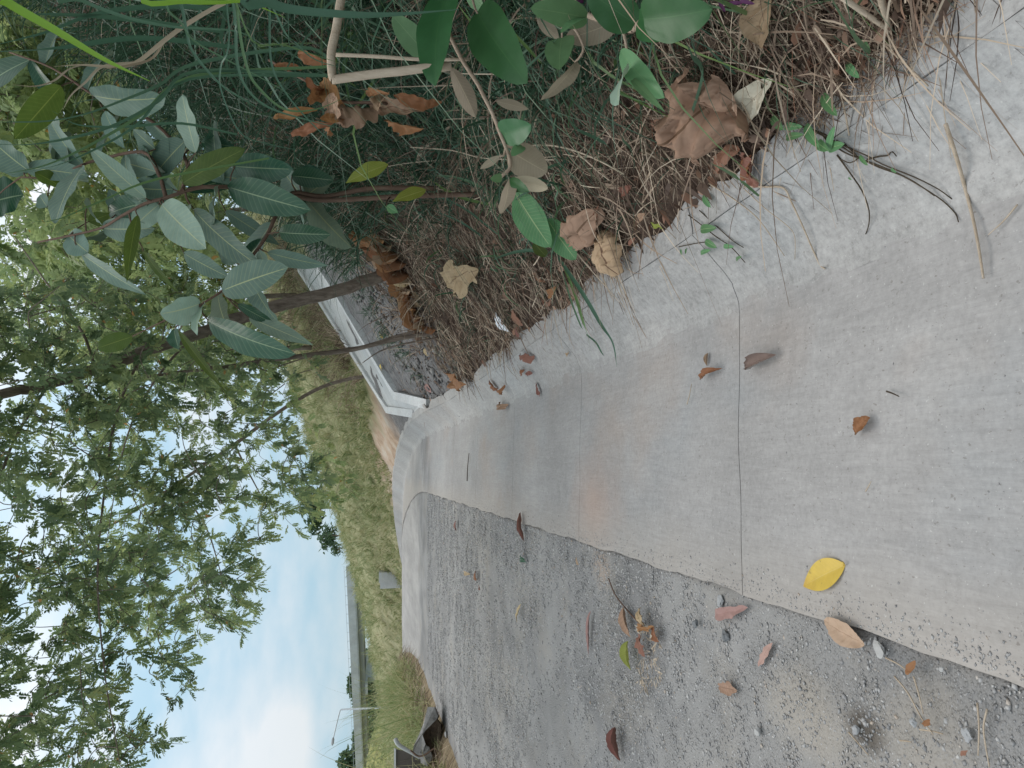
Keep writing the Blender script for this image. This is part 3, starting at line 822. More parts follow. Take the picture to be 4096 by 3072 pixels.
tag(mesh_obj('loose_straw', V, F, M['straw'], None, U), kind='stuff')
n = 4200
x, Y = bank_pts(n, 0.86, 3.6, 0.8, 12.0, 1.4)
k = ~((Y - 0.75 * x > 7.8) & (R.random(n) < 0.8))
x, Y = x[k], Y[k]; n = len(x)
Bp = on_bank(x, Y, 0.015 + 0.03 * R.random(n))
D = with_slope(Bp, lying(n, 0.35))
V, F, U = strips(Bp, D, 0.025 + 0.05 * R.random(n), 0.010 + 0.022 * R.random(n), 0.5, 0.3, 4, 0.05, R.choice([0.1, 0.2, 0.3, 0.3, 0.96, 0.55, 0.98, 0.15], n))
tag(mesh_obj('leaf_litter', V, F, M['straw'], None, U), kind='stuff')

def tufts(nt, nb, x0, x1, Y0, Y1, Lr, Wr, droop, spread, pxp=1.0, keepf=None, sag=0.6):
    x, Y = bank_pts(nt, x0, x1, Y0, Y1, pxp)
    if keepf is not None:
        k = keepf(x, Y); x, Y = x[k], Y[k]
    nt = len(x)
    tk = R.random(nt)
    x = np.repeat(x, nb); Y = np.repeat(Y, nb); n = len(x)
    Bp = on_bank(x + R.normal(size=n) * 0.03, Y + R.normal(size=n) * 0.03, -0.01)
    D = np.stack([R.normal(size=n) * spread - 0.15, R.normal(size=n) * spread, np.ones(n)], 1)
    L = (Lr[0] + (Lr[1] - Lr[0]) * R.random(n)) * np.repeat(0.6 + 0.6 * R.random(nt), nb)
    key = np.clip(np.repeat(tk, nb) * 0.6 + 0.4 * R.random(n), 0, 1)
    return strips(Bp, D, L, Wr[0] + (Wr[1] - Wr[0]) * R.random(n), droop * (0.5 + R.random(n)), 0.2, 6, 0.05, key)
ns = lambda x, Y: (Y - 0.75 * x < 7.4)
V, F, U = join([
    tufts(420, 8, 0.95, 2.2, 0.9, 9.0, (0.10, 0.32), (0.003, 0.006), 0.7, 0.65, 1.0, ns),
    tufts(520, 12, 1.55, 3.2, 0.9, 8.0, (0.35, 0.85), (0.005, 0.010), 0.8, 0.40, 1.0, lambda x, Y: ns(x, Y) & (x > 1.3 + 0.10 * Y)),
    tufts(1500, 12, 2.0, 6.0, 1.2, 9.5, (0.6, 1.5), (0.007, 0.017), 0.8, 0.38, 1.0, lambda x, Y: x > 1.5 + 0.09 * Y),
    tufts(420, 10, 1.3, 2.3, 1.3, 5.0, (0.3, 0.7), (0.006, 0.012), 0.9, 0.55, 1.0, lambda x, Y: x > 1.1 + 0.10 * Y),
    tufts(160, 9, 1.1, 4.0, 10.0, 14.5, (0.2, 0.5), (0.006, 0.010), 0.7, 0.5, 1.0, lambda x, Y: (Y - 0.75 * x < 10.2))])
tag(mesh_obj('bank_grass', V, F, M['bank_grass'], None, U), kind='stuff')
V, F, U = join([
    tufts(260, 6, 1.9, 5.0, 1.2, 8.5, (0.6, 1.4), (0.014, 0.026), 0.9, 0.45, 1.0, lambda x, Y: x > 1.4 + 0.09 * Y),
    tufts(150, 5, 1.15, 2.4, 1.1, 6.5, (0.25, 0.6), (0.009, 0.016), 0.9, 0.6, 1.0, ns)])
tag(mesh_obj('broad_grass', V, F, M['blade'], None, U), kind='stuff')
# brown dead stalks in the tall grass and behind the drain
V, F, U = join([
    tufts(500, 9, 1.4, 5.0, 1.2, 9.5, (0.3, 0.9), (0.004, 0.008), 0.5, 0.6, 1.0),
    tufts(700, 12, 2.3, 8.0, 14.5, 24.0, (0.4, 1.0), (0.008, 0.014), 0.6, 0.5, 0.8, lambda x, Y: (Y - 0.75 * x > 14.5) & (Y - 0.75 * x < 18.5))])
tag(mesh_obj('dead_stalks', V, F, M['straw'], None, U), kind='stuff')
# yellow-green grass of the far slope
V, F, U = join([
    tufts(3000, 9, 1.9, 14.0, 17.0, 55.0, (0.4, 1.0), (0.012, 0.028), 0.6, 0.45, 1.0, lambda x, Y: (Y - 0.75 * x > 15.2)),
    tufts(1100, 9, 0.95, 3.2, 20.0, 40.0, (0.15, 0.5), (0.012, 0.026), 0.6, 0.5, 1.0)])
tag(mesh_obj('hill_grass', V, F, M['hill_grass'], None, U), kind='stuff')
# reeds and grass on the left verge
def verge_tufts(nt, nb, x0, x1, Y0, Y1, Lr, Wr, droop, spread):
    return tufts(nt, nb, x0, x1, Y0, Y1, Lr, Wr, droop, spread)
V, F, U = join([
    verge_tufts(420, 16, -5.0, -3.9, 9.0, 27.0, (0.4, 1.15), (0.007, 0.014), 0.7, 0.40),
    verge_tufts(900, 10, -5.2, -3.62, 12.0, 31.0, (0.15, 0.55), (0.007, 0.013), 0.8, 0.6),
    verge_tufts(90, 6, -5.4, -4.0, 9.5, 20.0, (1.7, 2.7), (0.006, 0.010), 0.5, 0.22),
    verge_tufts(800, 14, -8.5, -4.4, 5.0, 32.0, (0.9, 1.9), (0.008, 0.018), 0.7, 0.35),
    verge_tufts(650, 10, -4.4, -3.68, 5.0, 27.0, (0.10, 0.45), (0.005, 0.010), 0.8, 0.6)])
tag(mesh_obj('verge_grass', V, F, M['reed'], None, U), kind='stuff')
V, F, U = (lambda B, n: strips(B, with_slope(B, lying(n, 0.25)), 0.12 + 0.3 * R.random(n), 0.004 + 0.006 * R.random(n), 0.2, 0.3, 3, 0.2))(
    on_bank(-3.58 - 0.9 * R.random(7000), 6 + 22 * R.random(7000), 0.02 + 0.06 * R.random(7000)), 7000)
tag(mesh_obj('verge_straw', V, F, M['straw'], None, U), kind='stuff')

# clods and crumbs on the bare soil round the drain
x, Y = bank_pts(9000, 0.86, 4.5, 6.5, 17.0, 1.2)
k = (Y - 0.75 * x > 7.2) & (Y - 0.75 * x < 10.6) & (fnoise(x, Y, 2.4, 21) + R.normal(size=len(x)) * .4 > -0.1)
x, Y = x[k], Y[k]
V, F, U = pebbles(x, Y, 0.008 + 0.045 * R.random(len(x)) ** 4, 0.7, lambda a, b: zt(a + shift(b), b))
tag(mesh_obj('soil_clods', V, F, M['clod'], None, U, False), kind='stuff')

# ------------------------------------------------------------------ trees
def pinnate(B, D, N, L, npair=6, lw=0.125, ll=0.265):
    """compound leaves: base, rachis direction, normal, length -> leaflets as folded pointed ovals"""
    n = len(B)
    D = D / np.linalg.norm(D, axis=1, keepdims=True)
    S = np.cross(D, N); S /= np.maximum(np.linalg.norm(S, axis=1, keepdims=True), 1e-9)
    N = np.cross(S, D)
    prof = np.array([(0, 0, 0), (-.5, .32, .10), (.5, .32, .10), (-.42, .64, .06), (.42, .64, .06), (0, 1, -.10)])
    tri = np.array([(0, 2, 1), (1, 2, 4), (1, 4, 3), (3, 4, 5)])
    Vs, key = [], R.random(n)
    for j in range(npair + 1):
        for sd in ((-1, 1) if j < npair else (0,)):
            t = 0.22 + 0.72 * j / npair
            p = B + D * (L * t)[:, None] - np.array([0, 0, 0.16])[None] * (L * t * t)[:, None]
            ax = (D * (0.62 if sd else 1.0) + S * sd * (0.85 + 0.1 * R.normal(size=(n, 1))) + N * R.normal(size=(n, 1)) * 0.22 - np.array([0, 0, 0.25]))
            ax /= np.linalg.norm(ax, axis=1, keepdims=True)
            wv = np.cross(ax, N); wv /= np.maximum(np.linalg.norm(wv, axis=1, keepdims=True), 1e-9)
            nn = np.cross(wv, ax)
            le = L * ll * (0.75 + 0.5 * math.sin(math.pi * (j + 1) / (npair + 2))) * (0.85 + 0.3 * R.random(n))
            q = p[:, None] + (wv[:, None] * (prof[None, :, 0:1] * lw / ll) + ax[:, None] * prof[None, :, 1:2] + nn[:, None] * prof[None, :, 2:3]) * le[:, None, None]
            Vs.append(q)
    V = np.stack(Vs, 1)
    m = V.shape[1]
    F = (tri[None] + (np.arange(n * m) * 6)[:, None, None]).reshape(-1, 3)
    U = np.stack([np.repeat(np.where(R.random(n * m) < 0.006, 1.0, np.clip(np.repeat(key, m) * 0.9 + R.normal(size=n * m) * 0.07, 0, 0.972)), 6), np.tile(prof[:, 1], n * m)], 1)
    return V.reshape(-1, 3), F, U
def crown_edge(py):
    return np.interp(py, [800, 1000, 1250, 1350, 1500, 1600, 1700, 1900, 2000, 2060, 2150, 2250, 2350, 2470, 2530, 2640, 2800, 2950, 3072, 3300, 3700],
                    [560, 700, 900, 1060, 1180, 1150, 1200, 1330, 1320, 1180, 1000, 1090, 1010, 1000, 820, 800, 800, 760, 560, 430, 300])
def pix_clusters(n, y0, y1, x0, edgef, gap=-0.2, seed=1):
    out = []
    while len(out) < n:
        py = y0 + (y1 - y0) * R.random(); px = x0 + (1400 - x0) * R.random()
        if px > edgef(py): continue
        if fnoise(px / 260.0, py / 260.0, 2.1, seed) + 0.35 * R.normal() < gap - 0.35 * (px < 500): continue
        out.append((px, py))
    return out
def grow(trunks, clusters, rmin=0.0035, leaves=8, Lf=(0.15, 0.25), npair=6, droop=0.55, center=None):
    """joins every leaf cluster to the nearest limb with a bent twig; returns twig mesh parts and pinnate arrays"""
    nodes = np.concatenate([cr(t, 6) for t in trunks])
    tw = MB()
    B, D, N, L = [], [], [], []
    order = np.argsort([np.min(np.linalg.norm(nodes - c, axis=1)) for c in clusters])
    for ci in order:
        c = clusters[ci]
        d = np.linalg.norm(nodes - c, axis=1) + 0.6 * np.maximum(nodes[:, 2] - c[2], 0)
        k = int(np.argmin(d)); a = nodes[k]
        v = c - a; ln = float(np.linalg.norm(v))
        out = v / max(ln, 1e-6)
        mid = a + v * 0.5 + np.array([0, 0, 0.16 * ln]) + R.normal(size=3) * 0.07 * ln
        e = c + (out * 0.18 + np.array([0, 0, -0.10]))
        pts = cr([a, mid, c, e], 3)
        tw.tube(pts, [min(0.020, 0.003 + 0.005 * ln), rmin, 0.002], 4, False)
        nodes = np.vstack([nodes, pts[2:]])
        m = leaves
        tt = R.random(m) * 0.75 + 0.25
        pp = np.array([pts[min(int(q * (len(pts) - 1)), len(pts) - 1)] for q in (0.45 + 0.55 * tt)])
        dd = out[None] * 0.6 + R.normal(size=(m, 3)) * 0.75 + np.array([0, 0, -droop])
        B.append(pp + R.normal(size=(m, 3)) * 0.03); D.append(dd); N.append(np.array([0, 0, 1.0]) + R.normal(size=(m, 3)) * 0.35)
        L.append(Lf[0] + (Lf[1] - Lf[0]) * R.random(m))
    return tw, pinnate(np.concatenate(B), np.concatenate(D), np.concatenate(N), np.concatenate(L), npair)
def tree(name, label, limbs, clusters, bark, leafmat, group, **kw):
    """limbs: list of (points, radii); the first is the trunk"""
    root = empty(name, limbs[0][0][0], label, 'tree', group)
    for i, (p, r) in enumerate(limbs):
        m = MB(); q = cr(p, 6)
        q = q + np.concatenate([[np.zeros(3)], R.normal(size=(len(q) - 1, 3)) * np.mean(r) * 0.10])
        m.tube(q, r, 10 if i == 0 else 7)
        to_local(m.build('trunk' if i == 0 else 'limb', bark), root)
    tw, (V, F, U) = grow([p for p, r in limbs], clusters, **kw)
    to_local(tag(tw.build('twigs', bark), kind='stuff'), root)
    to_local(tag(mesh_obj('crown', V, F, leafmat, None, U, False), kind='stuff'), root)
    return root
def PP(l): return [P(a, b, d) for a, b, d in l]

h0, D0 = hit(1575, 1060)
t1 = [h0 - [0, 0, 0.15]] + PP([(1400, 1146, D0 - .15), (1044, 1247, D0 - .4), (823, 1323, D0 - .6), (570, 1411, D0 - .8), (380, 1481, D0 - 1.0), (190, 1538, D0 - 1.2), (0, 1582, D0 - 1.35), (-400, 1700, D0 - 1.6), (-900, 1880, D0 - 1.8)])
rr = [0.058 * D0 / 7, 0.054 * D0 / 7, 0.047 * D0 / 7, 0.040 * D0 / 7, 0.024]
lb1 = PP([(570, 1411, D0 - .8), (470, 1640, D0 - 1.0), (420, 1950, D0 - 1.2), (390, 2300, D0 - 1.5), (420, 2700, D0 - 1.7), (480, 3050, D0 - 1.9)])
lb2 = PP([(190, 1538, D0 - 1.2), (40, 1800, D0 - 1.5), (-60, 2200, D0 - 1.9), (-60, 2700, D0 - 2.2), (0, 3200, D0 - 2.4)])
lb3 = PP([(380, 1481, D0 - 1.0), (330, 1330, D0 - .9), (200, 1150, D0 - .5), (60, 950, D0)])
lb4 = PP([(820, 1323, D0 - .6), (700, 1420, D0 - .5), (560, 1620, D0 - .3), (480, 1850, D0), (430, 2150, D0 + .2)])
cl = []
for px, py in pix_clusters(820, 1150, 3700, -650, lambda y: crown_edge(y) - 40, -0.42, 1):
    far = (px + 650) / 1900
    cl.append(P(px, py, D0 - 2.3 + 2.2 * far + 0.8 * R.normal() * 0.5))
tree('leaning_tree', 'slim brown tree leaning left over the gutter, rooted in the bank beside the dried frond', [(t1, rr), (lb1, [0.014, 0.004]), (lb2, [0.014, 0.004]), (lb3, [0.015, 0.005]), (lb4, [0.015, 0.004])],
     cl, M['bark'], M['crown_leaf'], 'trees over the road', leaves=9, Lf=(0.10, 0.175))

# a second, thinner tree behind the drain with a long rising bough
h2, D2 = hit(1450, 1500)
t2 = [h2 - [0, 0, 0.2]] + PP([(1380, 1520, D2), (1271, 1556, D2 - .2), (1127, 1639, D2 - .6), (937, 1778, D2 - 1.0), (696, 1943, D2 - 1.4), (570, 2023, D2 - 1.6), (350, 2160, D2 - 1.8), (100, 2330, D2 - 2)])
q2 = PP([(937, 1778, D2 - 1), (1000, 1900, D2 - 1.2), (1080, 2050, D2 - 1.5)])
q3 = PP([(696, 1943, D2 - 1.4), (820, 2100, D2 - 1.6), (900, 2350, D2 - 1.9)])
cl = [P(a, b, D2 - 1.2 - 1.2 * (b - 1500) / 1500 + 0.5 * R.normal()) for a, b in pix_clusters(330, 1380, 2560, 300, lambda y: crown_edge(y) + 10, -0.35, 4)]
cl += [P(a, b, D2 - 1.0) for a, b in ((1290, 1760), (1330, 1850), (1360, 1930), (1400, 1960), (1240, 1700), (1380, 1900), (1300, 1990), (1240, 2050), (1180, 2110), (1330, 2010))]
tree('slender_tree', 'slender tree behind the pale drain, its long bough rising left against the sky', [(t2, [0.042, 0.038, 0.016]), (q2, [0.022, 0.008]), (q3, [0.022, 0.008])],
     cl, M['bark'], M['bright_crown_leaf'], 'trees over the road', leaves=9, Lf=(0.15, 0.25))

# thin multi-stemmed tree in front of the drain
h3, D3 = hit(1745, 1325)
st = [[h3 - [0, 0, .05]] + PP([(1560, 1362, D3), (1404, 1399, D3), (1230, 1422, D3 - .1), (1044, 1445, D3 - .2), (886, 1470, D3 - .3), (700, 1490, D3 - .4), (450, 1530, D3 - .5)]),
      [h3 + [0.05, 0, -.05]] + PP([(1600, 1340, D3), (1450, 1385, D3), (1300, 1408, D3), (1100, 1470, D3)]),
      [h3 + [-0.06, 0, -.05]] + PP([(1620, 1375, D3 - .1), (1520, 1405, D3 - .1), (1450, 1452, D3 - .1)])]
cl = [P(a, b, D3 - .2 + .3 * R.normal()) for a, b in ((1150, 1380), (1060, 1500), (960, 1420), (880, 1540), (820, 1400), (740, 1560), (660, 1440), (1000, 1330), (560, 1500), (480, 1600), (900, 1300), (1180, 1500), (1240, 1440))]
tree('thin_stemmed_tree', 'thin tree of several wiry stems crossing in front of the pale drain', [(st[0], [0.022, 0.024, 0.012]), (st[1], [0.014, 0.006]), (st[2], [0.011, 0.004])],
     cl, M['bark'], M['crown_leaf'], 'trees over the road', leaves=7, Lf=(0.12, 0.2))

# paler trees on the bank behind, closing the view on the right
def stem_tree(px, py, top, lab, ncl, spread, name='background_tree'):
    hb, Db = hit(px, py)
    Db = min(max(Db, 10.5), 19)
    hb = P(px, py, Db)
    tr_ = [hb - [0, 0, .4], P(px - (px - top[0]) * .4, py + (top[1] - py) * .45, Db), P(top[0], top[1], Db - .3), P(top[0] - 500, top[1] + 60, Db - .6)]
    cl = []
    while len(cl) < ncl:
        a = top[0] + spread[0] * R.normal(); b = top[1] + spread[1] * R.normal()
        if a < min(1060, 880 + 0.30 * (b - 800)) or b > 1600 and a < 900: cl.append(P(a, b, Db + 1.2 * R.normal()))
    tree(name, lab, [(tr_, [0.06, 0.05, 0.015])], cl, M['bark'], M['bright_crown_leaf'], 'paler trees up the bank', leaves=9, Lf=(0.26, 0.42), npair=6)
stem_tree(1130, 930, (350, 980), 'pale leafy tree highest up the bank, behind the big teal leaves', 150, (380, 130))
stem_tree(1120, 1180, (480, 1200), 'pale leafy tree behind the leaning trunk', 150, (330, 120))
stem_tree(1180, 1390, (700, 1400), 'low pale tree between the leaning trunk and the slender tree', 120, (260, 110))
stem_tree(1000, 560, (150, 600), 'darker leafy tree at the top of the bank, behind the tall grass', 170, (330, 220))
stem_tree(1120, 820, (720, 860), 'pale leafy tree directly behind the broad leaf shrub', 150, (240, 120))
stem_tree(900, 150, (50, 150), 'dense leafy tree behind the bright grass blade', 200, (330, 240))

cl = [np.array([3.9, 3.6, 4.9]) + np.array([1.3, 1.8, 0.7]) * R.normal(size=3) for _ in range(170)]  # crown of a tree outside the view, added to shade the upper bank
cl = [c for c in cl if c[0] > 2.3 + 0.25 * c[1]]
tree('unseen_shade_tree', 'leafy tree out of view past the right border, added so its crown shades the upper bank grass', [([np.array([4.6, 3.4, 2.2]), np.array([4.4, 3.5, 3.6]), np.array([4.0, 3.6, 5.0]), np.array([3.8, 3.6, 5.8])], [0.09, 0.03])],
     cl, M['bark'], M['crown_leaf'], 'paler trees up the bank', leaves=9, Lf=(0.2, 0.32))

# far trees: lumpy crowns of many leaf quads
def far_tree(name, label, center, rad, n, size, group, mat, ground_z=None):
    center = np.asarray(center, float)
    lobes = R.uniform(-1, 1, size=(14, 3)) * np.array(rad) * 0.62
    c = lobes[R.integers(0, 14, n)]
    d = R.normal(size=(n, 3)); d /= np.linalg.norm(d, axis=1, keepdims=True)
    p = center + c + d * (np.array(rad) * 0.42) * (R.random((n, 1)) ** 0.4)
    ax = R.normal(size=(n, 3)); ax /= np.linalg.norm(ax, axis=1, keepdims=True)
    V, F, U = strips(p, ax, np.full(n, size) * (0.6 + 0.8 * R.random(n)), np.full(n, size * 0.6), 0.2, 0.0, 2, 0.05)
    gz = (center[2] - rad[2] * 2.2) if ground_z is None else ground_z
    root = empty(name, (center[0], center[1], gz), label, 'tree', group)
    to_local(tag(mesh_obj('crown', V, F, mat, None, U, False), kind='stuff'), root)
    m = MB(); m.tube([(center[0], center[1], gz - 1), center + [0.1, 0, -rad[2] * .4], center + [0, 0, rad[2] * .5]], [rad[0] * .04 + .02, rad[0] * .02 + .01], 7)
    for i in range(4):
        m.tube([center + [0, 0, -rad[2] * .4], center + lobes[i] * 0.8], [rad[0] * .03 + .012, 0.01], 5)
    to_local(m.build('trunk', M['bark']), root)
far_tree('hill_tree', 'round green tree on the crest of the near grass slope', P(1248, 2040, 34), (1.1, 1.0, 0.55), 900, 0.22, 'trees on the far slope', M['far_leaf'])
far_tree('hill_tree', 'small open tree standing alone on the far crest', P(1308, 2150, 40), (0.75, 0.7, 0.5), 420, 0.20, 'trees on the far slope', M['far_leaf'])
far_tree('hill_tree', 'tiny sapling just left of the lone crest tree', P(1350, 2200, 41), (0.35, 0.3, 0.35), 110, 0.17, 'trees on the far slope', M['far_leaf'])
far_tree('hill_tree', 'sparse sapling under the right end of the bridge', P(1445, 2352, 38), (0.4, 0.4, 0.35), 130, 0.2, 'trees on the far slope', M['far_leaf'])
far_tree('wooded_crown', 'broad dark tree rising behind the bridge, right of the lamp', P(1462, 2760, 112), (4.6, 3, 2.9), 3600, 0.75, 'dark trees behind the bridge', M['far_leaf'], -6)
far_tree('wooded_crown', 'lower dark tree behind the bridge, close left of the lamp', P(1475, 2880, 112), (3.2, 3, 2.0), 2300, 0.75, 'dark trees behind the bridge', M['far_leaf'], -6)
far_tree('wooded_crown', 'small dark tree in the middle behind the bridge', P(1455, 2955, 116), (2.8, 2.5, 2.2), 1900, 0.75, 'dark trees behind the bridge', M['far_leaf'], -6)
far_tree('wooded_crown', 'tallest dark tree behind the bridge at its left end', P(1435, 3080, 110), (4.4, 3, 3.4), 3800, 0.75, 'dark trees behind the bridge', M['far_leaf'], -6)
far_tree('wooded_crown', 'thin grey tree under the bridge beside the pier', P(1488, 2630, 100), (1.3, 1.5, 1.2), 260, 0.5, 'dark trees behind the bridge', M['far_leaf'], -6)

# ------------------------------------------------------------------ single leaves
Z = {1: (0, 0, 1.58), 2: (1300, 0, 1.58), 3: (2600, 0, 1.58), 4: (0, 1000, 1.58), 5: (1100, 1000, 1.58), 6: (2500, 1000, 1.58),
     7: (1000, 2000, 1.58), 8: (2300, 2000, 1.58), 'b': (1700, 600, 1.843), 'c': (1150, 1000, 2.2125), 'd': (1200, 2500, 2.9), 'e': (3400, 2300, 2.149), 'f': (3400, 0, 1.659)}
def zz(k, x, y):
    a, b, s = Z[k]
    return a + x / s, b + y / s
def leaf_geo(L, Wd, shape, nl, nw, fold=0.15, curl=0.2, wave=0.0, crumple=0.0, roll=0.0, seed=0, ragged=0.0):
    t = np.linspace(0, 1, nl + 1); s = np.linspace(-1, 1, nw + 1)
    T, S = np.meshgrid(t, s, indexing='ij')
    if shape == 'oblong': w = np.sin(math.pi * np.clip(t, 0, 1) ** 0.92) ** 0.62
    elif shape == 'lance': w = np.sin(math.pi * t ** 0.80) ** 0.95
    elif shape == 'round': w = np.sin(math.pi * np.clip(t * 0.985 + 0.015, 0, 1) ** 0.75) ** 0.55
    elif shape == 'obov': w = np.sin(math.pi * t ** 1.25) ** 0.75
    elif shape == 'palm': w = np.sin(math.pi * np.clip(t * 0.98 + 0.02, 0, 1) ** 0.8) ** 0.5 * (1 + 0.16 * np.cos(t * 19))
    else: w = np.sin(math.pi * t ** 0.9) ** 0.75
    rg = np.random.default_rng(seed)
    Wv = (w * Wd / 2)[:, None] * np.ones_like(S)
    if ragged:
        e = np.interp(t, np.linspace(0, 1, 12), 1 - ragged * rg.random(12))[:, None]
        e2 = np.interp(t, np.linspace(0, 1, 12), 1 - ragged * rg.random(12))[:, None]
        Wv = Wv * np.where(S > 0, e, e2)
    xx = S * Wv
    zz_ = np.abs(S) * Wv * fold * 1.6
    if roll:
        ang = S * roll
        xx = np.sin(ang) / max(abs(roll), 1e-3) * Wv * np.sign(roll)* 1.0 if roll > 0 else np.sin(-ang) / abs(roll) * Wv
        zz_ = zz_ + (1 - np.cos(ang)) / abs(roll) * Wv * np.sign(roll)
    zz_ = zz_ + wave * Wd * np.sin(T * 17 + seed + (S > 0) * 1.3) * S ** 2 * 0.5
    th = curl * T
    yy = np.cumsum(np.vstack([np.zeros((1, nw + 1)), np.cos(th[1:] * 1.0) / nl]), 0) * L
    zb = -np.cumsum(np.vstack([np.zeros((1, nw + 1)), np.sin(th[1:]) / nl]), 0) * L
    nb = zz_ * np.sin(th)
    V = np.stack([xx, yy + nb, zb + zz_ * np.cos(th)], -1)
    if crumple:
        k = 2.6 / max(L, 1e-3)
        for a in range(nl + 1):
            for b in range(nw + 1):
                v = V[a, b]
                q = Vector((v[0] * k + seed * 3.1, v[1] * k, seed * 1.7))
                n1 = mnoise.noise(q); n2 = mnoise.noise(q * 2.3 + Vector((5, 1, 2))); n3 = mnoise.noise(q * 1.4 + Vector((9, 4, 7)))
                n4 = mnoise.noise(q * 5.1 + Vector((2, 8, 3)))
                rid = 1 - 2 * abs(n2)
                rid2 = 1 - 2 * abs(n4)
                V[a, b] = v + np.array([n3 * 0.5, n1 * 0.35, n1 * 0.65 + rid * 0.42 + rid2 * 0.20]) * crumple * L
    U = np.stack([(S + 1) / 2, T], -1).reshape(-1, 2)
    m = nw + 1
    i = (np.arange(nl)[:, None] * m + np.arange(nw)[None]).ravel()
    return V.reshape(-1, 3), np.stack([i, i + 1, i + m + 1, i + m], 1), U
def unit(v):
    v = np.asarray(v, float); return v / max(np.linalg.norm(v), 1e-9)
def pxlen(p, s):
    """pixels per metre along s at point p"""
    def pr(q):
        v = q - CAM; d = v @ FW
        return np.array([v @ UP, v @ RT]) / d * FPX
    return float(np.linalg.norm(pr(p + s * 0.01) - pr(p)) / 0.01)
def place(name, B, T, Wpx, mat, normal, root=None, shape='oblong', nl=14, nw=6, seed=0, petiole=None, **kw):
    B, T = np.asarray(B, float), np.asarray(T, float)
    L = float(np.linalg.norm(T - B)); d = (T - B) / L
    n = unit(normal); n = unit(n - d * (n @ d)); s = np.cross(d, n)
    c = (B + T) / 2
    dep = float((c - CAM) @ FW)
    Wd = Wpx / max(pxlen(c, s), 0.38 * FPX / dep)
    curl = kw.get('curl', 0.2)
    d2 = unit(d * math.cos(curl / 2) + n * math.sin(curl / 2)); n2 = unit(np.cross(s, d2))
    V, F, U = leaf_geo(L * (1 + curl * curl / 24), Wd, shape, nl, nw, seed=seed, **kw)
    o = mesh_obj(name, V, F, mat, None, U)
    mw = Matrix(((s[0], d2[0], n2[0], B[0]), (s[1], d2[1], n2[1], B[1]), (s[2], d2[2], n2[2], B[2]), (0, 0, 0, 1)))
    if root is not None:
        o.parent = root
        o.matrix_basis = Matrix.Translation(root.location).inverted() @ mw
    else:
        o.matrix_basis = mw
    return o
def tcam(p): return unit(CAM - p)

# ------------------------------------------------------------------ the broad-leaved shrub on the bank
hs, Ds = hit(1930, 785)
Ds = min(Ds, 4.2)
shrub = empty('broad_leaf_shrub', P(1930, 785, Ds), 'shrub with long blue green leaves and pale midribs leaning over the bank', 'shrub')
def stem_pts(l, k=1): return [P(*zz(*q[:3]), Ds + (q[3] if len(q) > 3 else 0)) for q in l]
stems = [stem_pts([(2, 1000, 1225), (2, 500, 1240), (2, 0, 1265), (1, 1840, 1235, -.05), (1, 1560, 1190, -.1), (1, 1380, 1180, -.1), (1, 1230, 1190, -.1), (1, 1050, 1250, -.15), (1, 920, 1285, -.15), (1, 760, 1370, -.1), (1, 640, 1440, 0), (1, 440, 1490, .1), (1, 240, 1530, .2)]),
         stem_pts([(2, 700, 1190), (2, 300, 1190), (2, 0, 1240), (1, 1850, 1220, -.05), (1, 1760, 1330, -.15), (1, 1690, 1480, -.2), (1, 1600, 1610, -.25), (4, 1430, 235, -.3), (4, 1270, 345, -.35)]),
         stem_pts([(1, 1050, 1250, -.1), (1, 1000, 1090, 0), (1, 900, 960, .1), (1, 620, 1010, .2), (1, 500, 1050, .2), (1, 330, 1120, .3), (1, 130, 1120, .3)]),
         stem_pts([(1, 1150, 1215, 0), (1, 1180, 1020, .1), (1, 980, 780, .3), (1, 700, 640, .35), (1, 590, 600, .3), (1, 330, 430, .4), (1, 60, 330, .5)])]
sm = MB()
for i, st_ in enumerate(stems):
    sm.tube(cr(st_, 4), [0.015, 0.011, 0.005] if i < 2 else [0.012, 0.005], 7)
allst = np.concatenate([cr(s_, 6) for s_ in stems])
